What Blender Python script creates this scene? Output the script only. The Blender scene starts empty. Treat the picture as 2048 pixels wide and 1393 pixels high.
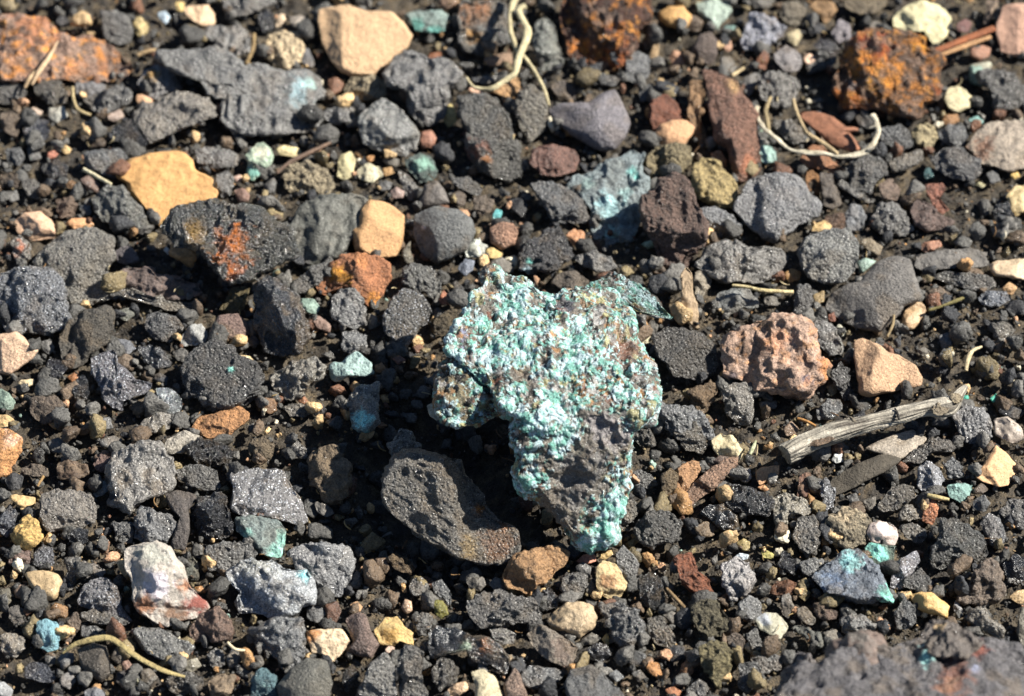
import bpy, math, random
import numpy as np

# ------------------------------------------------------------------ camera, world, sun, exposure
S = 0.36 / 2048.0            # metres per unit of the survey grid (2048 units across the frame)
DIST = 1.4
E = math.radians(50.0)       # camera looks down at this angle
V = np.array([0.0, math.cos(E), -math.sin(E)])
R = np.array([1.0, 0.0, 0.0])
U = np.array([0.0, math.sin(E), math.cos(E)])
CAM = -V * DIST
scene = bpy.context.scene
cam_d = bpy.data.cameras.new('camera'); cam = bpy.data.objects.new('camera', cam_d)
scene.collection.objects.link(cam)
cam.location = CAM.tolist(); cam.rotation_euler = (math.radians(90) - E, 0, 0)
cam_d.sensor_width = 36.0; cam_d.lens = 36.0 * DIST / 0.36
cam_d.clip_start = 0.05; cam_d.clip_end = 100.0
cam_d.dof.use_dof = True; cam_d.dof.focus_distance = 1.355; cam_d.dof.aperture_fstop = 10.0
scene.camera = cam

SUN_EL = math.radians(44.0); SUN_AZ = math.radians(10.0)    # azimuth measured from +X towards +Y
sv = np.array([math.cos(SUN_EL) * math.cos(SUN_AZ), math.cos(SUN_EL) * math.sin(SUN_AZ), math.sin(SUN_EL)])
world = bpy.data.worlds.new("World"); scene.world = world; world.use_nodes = True
wn = world.node_tree.nodes; wl = world.node_tree.links
bg = wn.get('Background') or wn.new('ShaderNodeBackground')
sky = wn.new('ShaderNodeTexSky'); sky.sky_type = 'NISHITA'; sky.sun_disc = False
sky.altitude = 2500; sky.dust_density = 0.3; sky.sun_elevation = SUN_EL; sky.sun_rotation = math.radians(90) - SUN_AZ
wl.new(sky.outputs[0], bg.inputs[0]); bg.inputs[1].default_value = 0.05
sun_d = bpy.data.lights.new('sun', 'SUN'); sun_d.energy = 5.0; sun_d.angle = math.radians(0.5); sun_d.color = (1.0, 0.95, 0.87)
sun = bpy.data.objects.new('sun', sun_d); scene.collection.objects.link(sun)
sun.rotation_euler = (math.radians(90) - SUN_EL, 0, SUN_AZ + math.radians(90))
sun.location = (sv * 3).tolist()
scene.view_settings.view_transform = 'Standard'; scene.view_settings.look = 'None'
scene.view_settings.exposure = 1.22; scene.view_settings.gamma = 1.0; scene.view_settings.use_curve_mapping = False

# ------------------------------------------------------------------ helpers
rng = np.random.default_rng(7)
TAB = rng.random((64, 64, 64)).astype(np.float32)

def vnoise(p):
    """smooth 3D value noise, -1..1"""
    p = np.asarray(p, np.float32) ; i = np.floor(p).astype(np.int64); f = p - i
    f = f * f * f * (f * (f * 6 - 15) + 10)
    x0, y0, z0 = i[:, 0] & 63, i[:, 1] & 63, i[:, 2] & 63
    x1, y1, z1 = (x0 + 1) & 63, (y0 + 1) & 63, (z0 + 1) & 63
    fx, fy, fz = f[:, 0], f[:, 1], f[:, 2]
    def l(a, b, t): return a + (b - a) * t
    r = l(l(l(TAB[x0, y0, z0], TAB[x1, y0, z0], fx), l(TAB[x0, y1, z0], TAB[x1, y1, z0], fx), fy),
          l(l(TAB[x0, y0, z1], TAB[x1, y0, z1], fx), l(TAB[x0, y1, z1], TAB[x1, y1, z1], fx), fy), fz)
    return r * 2 - 1

ROT = np.linalg.qr(np.random.default_rng(3).normal(size=(3, 3)))[0].astype(np.float32)
def fbm(p, oct=4, gain=0.5):
    a, s, out = 1.0, 1.0, 0.0; p = np.asarray(p, np.float32) @ ROT
    for k in range(oct):
        out = out + a * vnoise(p * s + 17.3 * k); a *= gain; s *= 2.03; p = p @ ROT
    return out

JIT = rng.random((32, 32, 32, 3)).astype(np.float32)
def worley(p):
    """distance to the nearest jittered point"""
    p = np.asarray(p, np.float32); i = np.floor(p).astype(np.int64); best = np.full(len(p), 9.0, np.float32)
    for dx in (-1, 0, 1):
        for dy in (-1, 0, 1):
            for dz in (-1, 0, 1):
                c = i + (dx, dy, dz)
                q = c + JIT[c[:, 0] & 31, c[:, 1] & 31, c[:, 2] & 31] - p
                best = np.minimum(best, (q * q).sum(1))
    return np.sqrt(best)

_ICO = {}
def ico(level):
    if level in _ICO: return _ICO[level]
    t = (1 + 5 ** .5) / 2
    v = np.array([(-1, t, 0), (1, t, 0), (-1, -t, 0), (1, -t, 0), (0, -1, t), (0, 1, t), (0, -1, -t), (0, 1, -t), (t, 0, -1), (t, 0, 1), (-t, 0, -1), (-t, 0, 1)], float)
    f = np.array([(0, 11, 5), (0, 5, 1), (0, 1, 7), (0, 7, 10), (0, 10, 11), (1, 5, 9), (5, 11, 4), (11, 10, 2), (10, 7, 6), (7, 1, 8), (3, 9, 4), (3, 4, 2), (3, 2, 6), (3, 6, 8), (3, 8, 9), (4, 9, 5), (2, 4, 11), (6, 2, 10), (8, 6, 7), (9, 8, 1)])
    v /= np.linalg.norm(v, axis=1)[:, None]
    for _ in range(level):
        e = np.sort(np.concatenate([f[:, [0, 1]], f[:, [1, 2]], f[:, [2, 0]]]), axis=1)
        u, inv = np.unique(e, axis=0, return_inverse=True); inv = inv.reshape(-1)
        m = v[u[:, 0]] + v[u[:, 1]]; m /= np.linalg.norm(m, axis=1)[:, None]
        n, k = len(f), len(v); a, b, c = inv[:n] + k, inv[n:2 * n] + k, inv[2 * n:] + k
        f = np.concatenate([np.stack([f[:, 0], a, c], 1), np.stack([f[:, 1], b, a], 1), np.stack([f[:, 2], c, b], 1), np.stack([a, b, c], 1)])
        v = np.concatenate([v, m])
    _ICO[level] = (v, f); return v, f

def vnormals(v, f):
    n = np.cross(v[f[:, 1]] - v[f[:, 0]], v[f[:, 2]] - v[f[:, 0]]); out = np.zeros_like(v)
    for k in range(3):
        for a in range(3): out[:, a] += np.bincount(f[:, k], n[:, a], len(v))
    return out / (np.linalg.norm(out, axis=1)[:, None] + 1e-20)

def make_mesh(name, v, f, col, mat, smooth=True, parent=None, origin=None):
    me = bpy.data.meshes.new(name)
    if origin is None: origin = np.zeros(3)
    v = v - origin; k = f.shape[1]
    me.vertices.add(len(v)); me.vertices.foreach_set('co', v.astype(np.float32).ravel())
    me.loops.add(len(f) * k); me.loops.foreach_set('vertex_index', f.astype(np.int32).ravel())
    me.polygons.add(len(f)); me.polygons.foreach_set('loop_start', np.arange(0, len(f) * k, k, dtype=np.int32))
    me.polygons.foreach_set('use_smooth', np.full(len(f), smooth))
    a = me.color_attributes.new('col', 'FLOAT_COLOR', 'POINT'); a.data.foreach_set('color', col.astype(np.float32).ravel())
    me.materials.append(mat); me.update(calc_edges=True)
    o = bpy.data.objects.new(name, me); scene.collection.objects.link(o); o.location = origin.tolist()
    if parent is not None:
        o.parent = parent; o.location = (origin - np.array(parent.location)).tolist()
    return o

def tag(o, label=None, cat=None, group=None, kind=None):
    for k, x in (('label', label), ('category', cat), ('group', group), ('kind', kind)):
        if x: o[k] = x
    return o

def ray(px, py):
    px = np.asarray(px, float); py = np.asarray(py, float)
    return V[None] + R[None] * ((px - 1024) * S / DIST)[:, None] + U[None] * ((696.5 - py) * S / DIST)[:, None]

def on_height(px, py, h):
    """world point over grid position (px, py) at height h (grid units)"""
    r = ray(px, py); t = (np.asarray(h) * S - CAM[2]) / r[:, 2]
    return CAM[None] + r * t[:, None]

def lin(hx):
    c = np.array([int(hx[i:i + 2], 16) / 255 for i in (0, 2, 4)])
    return np.where(c <= .04045, c / 12.92, ((c + .055) / 1.055) ** 2.4)

# ------------------------------------------------------------------ materials
def N(nt, typ, **kw):
    n = nt.nodes.new(typ)
    for k, x in kw.items():
        if k == 'inputs':
            for a, b in x.items(): n.inputs[a].default_value = b
        else: setattr(n, k, x)
    return n

def rock_mat(name, rough=.8, rvar=.15, grain=.35, grain_scale=.28, bump=1.0, bscale=.16, pits=.6, pscale=.14, spec=.5,
             blotch=.3, fleck=None, fleck_amt=.0, metallic=0.0, glint=0.0, verd=True, sss=0.0, band=0.0):
    m = bpy.data.materials.new(name); m.use_nodes = True; nt = m.node_tree; L = nt.links.new
    b = nt.nodes['Principled BSDF']
    tc = N(nt, 'ShaderNodeTexCoord'); oi = N(nt, 'ShaderNodeObjectInfo')
    mul = N(nt, 'ShaderNodeVectorMath', operation='SCALE'); mul.inputs[3].default_value = 1.0 / S; L(tc.outputs['Object'], mul.inputs[0])
    rs = N(nt, 'ShaderNodeMath', operation='MULTIPLY', inputs={1: 977.0}); L(oi.outputs['Random'], rs.inputs[0])
    co = N(nt, 'ShaderNodeVectorMath', operation='ADD'); L(mul.outputs[0], co.inputs[0]); L(rs.outputs[0], co.inputs[1])
    def noise(scale, detail=4, rough_=.6):
        n = N(nt, 'ShaderNodeTexNoise', inputs={'Scale': scale, 'Detail': detail, 'Roughness': rough_}); L(co.outputs[0], n.inputs['Vector']); return n.outputs[0]
    def mr(src, a, b_, c, d):
        n = N(nt, 'ShaderNodeMapRange', inputs={1: a, 2: b_, 3: c, 4: d}); L(src, n.inputs[0]); return n.outputs[0]
    def math_(op, a, b_):
        n = N(nt, 'ShaderNodeMath', operation=op)
        for i, x in enumerate((a, b_)):
            if isinstance(x, (int, float)): n.inputs[i].default_value = x
            else: L(x, n.inputs[i])
        return n.outputs[0]
    at = N(nt, 'ShaderNodeAttribute', attribute_name='col')
    n1 = noise(.05, 4); n2 = noise(grain_scale, 3, .7); n3 = noise(bscale, 5, .65)
    g = math_('MULTIPLY', mr(n1, .3, .7, 1 - blotch, 1 + blotch), mr(n2, .36, .64, 1 - grain, 1 + grain))
    vm = N(nt, 'ShaderNodeVectorMath', operation='SCALE'); L(at.outputs['Color'], vm.inputs[0]); L(g, vm.inputs[3])
    col = vm.outputs[0]
    if band:
        pass
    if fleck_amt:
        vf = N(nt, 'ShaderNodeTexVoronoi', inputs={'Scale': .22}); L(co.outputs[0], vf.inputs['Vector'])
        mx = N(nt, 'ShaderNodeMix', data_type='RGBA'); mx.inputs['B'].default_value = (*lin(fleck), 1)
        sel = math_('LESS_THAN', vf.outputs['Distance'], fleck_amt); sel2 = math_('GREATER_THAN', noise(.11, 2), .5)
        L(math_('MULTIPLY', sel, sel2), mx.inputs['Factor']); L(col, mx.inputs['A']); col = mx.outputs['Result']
    if verd:
        # turquoise mineral crust where the alpha of the paint layer asks for it
        nv = noise(.022, 5, .7); nf = noise(.22, 4, .7)
        thr = math_('ADD', math_('MULTIPLY', nv, .62), math_('MULTIPLY', nf, .38))
        v1 = math_('SUBTRACT', math_('ADD', thr, at.outputs['Alpha']), 1.0)
        fac = mr(v1, -.02, .04, 0, 1)
        ramp = N(nt, 'ShaderNodeValToRGB'); cr = ramp.color_ramp
        cr.elements[0].position = .36; cr.elements[0].color = (*lin('6fa598'), 1)
        cr.elements[1].position = .66; cr.elements[1].color = (*lin('d8e8e2'), 1)
        e = cr.elements.new(.5); e.color = (*lin('9ccabf'), 1)
        L(noise(.12, 5, .7), ramp.inputs[0])
        mx = N(nt, 'ShaderNodeMix', data_type='RGBA'); L(fac, mx.inputs['Factor']); L(col, mx.inputs['A']); L(ramp.outputs[0], mx.inputs['B']); col = mx.outputs['Result']
    L(col, b.inputs['Base Color'])
    rg = mr(noise(.4, 2), .35, .65, rough - rvar, min(1, rough + rvar))
    if glint:
        gl = N(nt, 'ShaderNodeTexVoronoi', inputs={'Scale': .3}); L(co.outputs[0], gl.inputs['Vector'])
        sepc = N(nt, 'ShaderNodeSeparateColor'); L(gl.outputs['Color'], sepc.inputs[0])
        sel = math_('LESS_THAN', sepc.outputs[0], glint)
        rg = math_('MULTIPLY', rg, math_('SUBTRACT', 1.0, math_('MULTIPLY', sel, .72)))
    L(rg, b.inputs['Roughness'])
    b.inputs['Specular IOR Level'].default_value = spec; b.inputs['Metallic'].default_value = metallic
    h = math_('MULTIPLY', n3, 1.6)
    if pits:
        vo = N(nt, 'ShaderNodeTexVoronoi', inputs={'Scale': pscale}); L(co.outputs[0], vo.inputs['Vector'])
        h = math_('ADD', h, math_('MULTIPLY', mr(vo.outputs['Distance'], 0, .55, 0, 1), pits))
    h = math_('ADD', h, math_('MULTIPLY', noise(.5, 3, .7), .35))
    var = N(nt, 'ShaderNodeMath', operation='MULTIPLY', inputs={1: 7.31}); L(oi.outputs['Random'], var.inputs[0]); fr = N(nt, 'ShaderNodeMath', operation='FRACT'); L(var.outputs[0], fr.inputs[0])
    bp = N(nt, 'ShaderNodeBump', inputs={'Strength': 1.0, 'Distance': 6.0 * S * bump}); L(h, bp.inputs['Height']); L(mr(fr.outputs[0], 0, 1, .4, 1), bp.inputs['Strength']); L(bp.outputs[0], b.inputs['Normal'])
    return m

M = {
 'c': rock_mat('charcoal_slag', .55, .2, .6, grain_scale=.34, bump=1.8, pits=1.0, glint=.16, spec=.8, fleck='c8c6c0', fleck_amt=.2),  # pale mineral flecks also put sparkling glints into the colour
 'k': rock_mat('glassy_black_slag', .27, .12, .5, bump=2.0, pits=.8, spec=.9, glint=.25, fleck='b4b8c0', fleck_amt=.14),
 'g': rock_mat('grey_stone', .64, .14, .45, fleck='b4b0a8', fleck_amt=.12, bump=1.0, pits=.5, glint=.03),
 's': rock_mat('sparkling_grey_slag', .48, .2, .55, bump=2.0, pits=.9, spec=.8, glint=.3, fleck='c8ccd2', fleck_amt=.28),
 'b': rock_mat('brown_stone', .68, .12, .45, fleck='9a8a70', fleck_amt=.14, bump=1.4, pits=.6, glint=.03),
 't': rock_mat('sandstone', .75, .1, .2, bump=.4, pits=.15, blotch=.16, fleck='8a5f38', fleck_amt=.22, verd=False),
 'p': rock_mat('pink_stone', .75, .1, .28, bump=.8, pits=.3, blotch=.15, fleck='94694e', fleck_amt=.2, verd=False),
 'w': rock_mat('pale_quartz', .5, .15, .2, bump=.6, pits=.2, blotch=.16, verd=False, glint=.05),
 'r': rock_mat('rusty_stone', .6, .15, .6, fleck='c0b0a0', fleck_amt=.12, bump=1.8, pits=.7, blotch=.35, glint=.04),
 'o': rock_mat('ochre_stone', .65, .15, .45, bump=1.3, pits=.5, blotch=.25, glint=.03),
 'y': rock_mat('granular_khaki_stone', .75, .12, .5, grain_scale=.2, bump=1.9, pits=1.0, pscale=.12),
 'v': rock_mat('turquoise_stained_stone', .7, .15, .25, bump=1.3, pits=.7, glint=.05),
 'm': rock_mat('silver_flake', .22, .08, .3, bump=1.5, pits=.4, metallic=.9, verd=False),
 'd': rock_mat('weathered_wood', .8, .1, .2, bump=.7, pits=0, verd=False),
}
BASE = {'c': '42403e', 'k': '2a2a2d', 'g': '5c5b5e', 's': '6a6a70', 'b': '4f443a', 't': 'cf9d60', 'p': 'c09a80', 'w': 'cdbb98', 'r': '6b4438', 'o': 'a87440', 'y': '857a60', 'v': '8aa49c', 'm': 'a8acb0', 'd': 'a08a70'}
NAME = {'c': 'charcoal_stone', 'k': 'black_slag_stone', 'g': 'grey_stone', 's': 'silvery_stone', 'b': 'brown_stone', 't': 'tan_stone', 'p': 'pink_stone', 'w': 'pale_stone', 'r': 'reddish_stone', 'o': 'orange_stone', 'y': 'khaki_stone', 'v': 'turquoise_stone', 'm': 'silver_chip', 'd': 'wood_chip'}
GROUP = {'c': 'charcoal grey stones on the ground', 'k': 'glossy black slag stones on the ground', 'g': 'plain grey stones on the ground', 's': 'silvery sparkling stones on the ground', 'b': 'brown stones on the ground', 't': 'tan slabs on the ground', 'p': 'pink and peach stones on the ground', 'w': 'cream and white stones on the ground', 'r': 'reddish stones on the ground', 'o': 'orange and ochre stones on the ground', 'y': 'khaki granular stones on the ground', 'v': 'turquoise stained stones on the ground', 'm': 'silver chips on the ground', 'd': 'wood chips on the ground'}

# ------------------------------------------------------------------ stone builder
def poly_area(p):
    x, y = p[:, 0], p[:, 1]; x1, y1 = np.roll(x, -1), np.roll(y, -1); c = x * y1 - x1 * y; A = c.sum() / 2
    return abs(A), np.array([((x + x1) * c).sum() / (6 * A), ((y + y1) * c).sum() / (6 * A)])

def radial(p, c, n=360):
    th = np.arange(n) * 2 * math.pi / n; d = np.stack([np.cos(th), np.sin(th)], 1); a = p - c; b = np.roll(a, -1, 0) - a
    den = d[:, None, 0] * b[None, :, 1] - d[:, None, 1] * b[None, :, 0]; den = np.where(abs(den) < 1e-9, 1e-9, den)
    t = (a[None, :, 0] * b[None, :, 1] - a[None, :, 1] * b[None, :, 0]) / den
    s = (a[None, :, 0] * d[:, None, 1] - a[None, :, 1] * d[:, None, 0]) / den
    t = np.where((s >= -1e-6) & (s <= 1 + 1e-6) & (t > 0), t, 0).max(1)
    if (t == 0).any(): t = np.where(t == 0, t[t > 0].min() if (t > 0).any() else 1, t)
    return t

DARK = {'c': 1.38, 'k': 1.0, 'g': 1.12, 'x': .85, 's': .9, 'b': 1.05, 'r': 1.1, 'o': .9, 'y': .95, 't': .9, 'p': .92, 'w': .9, 'v': .9, 'd': .85}
def stone(poly, mat='c', k=.36, d=.42, s=.12, lift=1.0, col=None, patches=(), rough=False, smooth=False, big=False, H=None, D=None, seed=0, level=None, verd=0.0, tilt=None, crust=(), back=1.0):
    r_ = np.random.default_rng(1000 + seed)
    if mat in 'cb' and not smooth and not rough: rough = r_.random() < .33
    area, c = poly_area(poly); rm = math.sqrt(area / math.pi); a = math.sqrt(area)
    if level is None: level = 2 if a < 24 else 3 if a < 60 else 4 if a < 132 else 5
    if big: level = max(level, 5)
    dirs, f = ico(level); dirs = dirs @ np.linalg.qr(r_.normal(size=(3, 3)))[0]
    if np.linalg.det(np.stack([dirs[f[0, 1]] - dirs[f[0, 0]], dirs[f[0, 2]] - dirs[f[0, 0]], dirs[f[0, 0]]])) < 0: f = f[:, ::-1]
    rad = radial(poly, c); ker = np.exp(-np.linspace(-2, 2, 13 if smooth else 7) ** 2); ker /= ker.sum(); h_ = len(ker) // 2
    rad = np.convolve(np.concatenate([rad[-h_:], rad, rad[:h_]]), ker, 'valid')
    th = np.arctan2(-dirs[:, 1], dirs[:, 0]); x = (th % (2 * math.pi)) / (2 * math.pi) * 360; i = np.floor(x).astype(int) % 360; fr = x - np.floor(x)
    rr = rad[i] * (1 - fr) + rad[(i + 1) % 360] * fr
    sr = np.clip(np.hypot(dirs[:, 0], dirs[:, 1]), 0, 1); pw = 2.0 if smooth else 2.5
    w = (1 - sr ** pw) ** (1 / pw) * np.sign(dirs[:, 2])
    gx = np.cos(th) * sr * rr; gy = np.sin(th) * sr * rr            # grid offsets (y down)
    u = gx / rm; v_ = gy / rm
    if D is None: D = 2 * d * rm * .85
    nf = 3 if smooth or (mat in 'tp' and not rough) else 9 if not rough else 7
    for q in range(nf):
        az = r_.uniform(0, 6.28); tl = r_.uniform(.15, 1.15); sg = 1 if q % 3 else -1
        n = np.array([math.cos(az) * math.sin(tl), math.sin(az) * math.sin(tl), math.cos(tl)]); dd = r_.uniform(.45, .82) if not smooth else r_.uniform(.75, .95)
        lim = (dd - n[0] * u - n[1] * v_) / n[2]; sw = w * sg
        e = .02 if not smooth else .12
        m_ = np.clip(.5 + .5 * (lim - sw) / e, 0, 1); ns = lim * (1 - m_) + sw * m_ - e * m_ * (1 - m_)
        ns = np.where(dirs[:, 2] * sg > 0, np.maximum(ns, sw * .22), sw); w = ns * sg
    px, py = c[0] + gx, c[1] + gy
    tx = (r_.uniform(-.25, .25) if tilt is None else tilt)
    if H is None: hm = (1 - k) * math.cos(E) * (-gy) + tx * gx * .6
    else: hm = np.interp(py, [q[0] for q in H], [q[1] for q in H]) + tx * gx
    w = np.where(w < 0, w * back, w)
    def place(hm):
        rv = ray(px, py); P = on_height(px, py, hm); return P - rv / np.linalg.norm(rv, axis=1)[:, None] * (w * D * S)[:, None]
    P = place(hm)
    # relief
    so = r_.uniform(0, 50, 3); q = P / S
    am = (.12, .08, 1.7) if rough else (.03, .012, .3) if smooth else (.07, .05, 1.0)
    if mat in 'tp' and not rough: am = (.03, .02, .45)
    elif mat == 'w': am = (.05, .03, .8)
    L0 = min(max(rm * .75, 8), 60); rq = min(rm, 75)
    nrm = vnormals(P, f)
    dsp = am[0] * rq * fbm(q / L0 + so, 2) + am[1] * rq * (0.6 - 2 * abs(vnoise(q / (L0 * .42) + so)))
    if level >= 3:
        dsp += am[2] * 1.5 * fbm(q / 9.0 + so, 2)
        if not smooth and (mat not in 'tp' or rough):
            wv = worley(q / (15.0 if rough else 11.0) + so); dsp -= (3.8 if rough else 1.8) * np.clip(1 - wv / .45, 0, 1)
            if rough:
                dsp += 3.6 * (.5 - worley(q / 24.0 + so + 9))
            else: dsp += 1.5 * (.5 - worley(q / 30.0 + so + 9))
            if mat in 'ckgsb':   # flaky ledges along one grain direction
                Q = np.linalg.qr(r_.normal(size=(3, 3)))[0]; qq = (q @ Q) / np.array([55.0, 40.0, 9.0])
                dsp += r_.uniform(1.0, 3.2) * (.5 - abs(vnoise(qq + so)) * 1.6)
    dsp = np.clip(dsp, -.22 * rq, .16 * rq)
    P = P + nrm * (dsp * S)[:, None]
    if H is None:
        zmin, zmax = P[:, 2].min() / S, P[:, 2].max() / S; hgt = zmax - zmin
        H0 = -zmin - s * hgt + (lift - 1) * .35 * hgt - 4
        sh = on_height([c[0]], [c[1]], H0)[0] - on_height([c[0]], [c[1]], 0)[0]
        P = P + sh
    # colour
    rgb = lin(col or BASE[mat])
    gr = {'c': .45, 'k': .4, 's': .3, 'g': .3, 'p': .1, 'r': .22, 'o': .18}.get(mat, 0); rgb = rgb * (1 - gr) + rgb.mean() * np.array([1.03, 1, .94]) * gr; rgb = rgb * (np.array([1, 1.02, .9]) if mat in 'pr' else np.array([1, 1, .97])) * DARK.get(mat, 1.0) * DARK.get(mat, 1.0); var = max(.6, r_.normal(1, .16 if mat in 'ckgb' else .07))
    C = np.tile(rgb * var, (len(P), 1)); bn = fbm(q / 20.0 + so, 3)
    wm = r_.uniform(-.07, .09) if mat in 'cgk' else r_.uniform(-.03, .03); C *= np.array([1 + wm, 1, 1 - wm * 1.5])
    for (X, Y, Rr, hx) in patches:
        t = 1 - np.hypot(px - X, py - Y) / Rr + .5 * bn + .35 * fbm(q / 6.0 + so, 2)
        t = np.clip((t + .05) / .6, 0, 1)[:, None] * .95; t = t * (dirs[:, 2] > -.3)[:, None]; C = C * (1 - t) + lin(hx) * DARK.get(mat, 1.0) * t
    if mat in 'cgbks':          # earth worked into the surface
        t = np.clip((fbm(q / 33.0 + so + 51, 3) - .1) / .5, 0, 1)[:, None] * r_.uniform(.1, .45); C = C * (1 - t) + lin('6a5a44') * .85 * t
    if mat in 'ro' and rough and patches:   # rust of several tones, brightest in the pits
        for hx, o_, th_ in (('3a2c24', 3, .2), ('b8762c', 11, .3), ('7e6858', 23, .3), ('c88a3c', 31, .6)):
            t = np.clip((fbm(q / 17.0 + so + o_, 3) - th_) / .25, 0, 1)[:, None] * (.7 if mat == 'r' else .28); C = C * (1 - t) + lin(hx) * t
    if mat == 'x':              # base rock of mixed tones, then a raised mineral crust
        den = np.full(len(P), verd, float)
        for X, Y, Rr, a_ in crust: den += a_ * np.exp(-((px - X) ** 2 + (py - Y) ** 2) / (Rr * Rr))
        for hx, o_, th_ in (('2e2a26', 3, .15), ('80603e', 11, .4), ('85827e', 23, .3), ('8a8660', 31, .45), ('5c3a2a', 41, .6)):
            t = (np.clip((fbm(q / 20.0 + so + o_, 3) - th_) / .2, 0, 1) * np.clip(1 + (den - verd) * 2.2, .08, 1))[:, None]; C = C * (1 - t) + lin(hx) * t
        fld = .5 * fbm(q / 30.0 + so + 4, 5, .62) + .5 * fbm(q / 5.5 + so, 3, .65) + den
        mk = np.clip(fld / .2, 0, 1); w7 = worley((q + 3 * fbm(q / 9.0, 2)[:, None]) @ ROT / 6.0 + so)
        P = P + vnormals(P, f) * (mk * (1.8 + 2.4 * np.clip(.7 - w7, 0, .7)) * S)[:, None]
        cn = fbm(q / 11.0 + so + 60, 4)[:, None]; k1 = np.clip(cn / .35, 0, 1); k2 = np.clip(-cn / .35, 0, 1); k3 = np.clip((fbm(q / 5.0 + so + 70, 2)[:, None] - .5) / .2, 0, 1)
        cc = lin('90c4ba') * np.ones((len(P), 1)); cc = cc * (1 - k1) + lin('b8d2d6') * k1; cc = cc * (1 - k2) + lin('6aa596') * k2; cc = cc * (1 - k3 * .7) + lin('dfe8e2') * k3 * .7
        C = C * (1 - mk[:, None]) + cc * .68 * mk[:, None]; verd = 0
    al = (verd + np.zeros(len(P))).reshape(-1, 1)
    return P, f, np.concatenate([np.clip(C, .004, .9), al], 1), P.mean(0)
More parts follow.
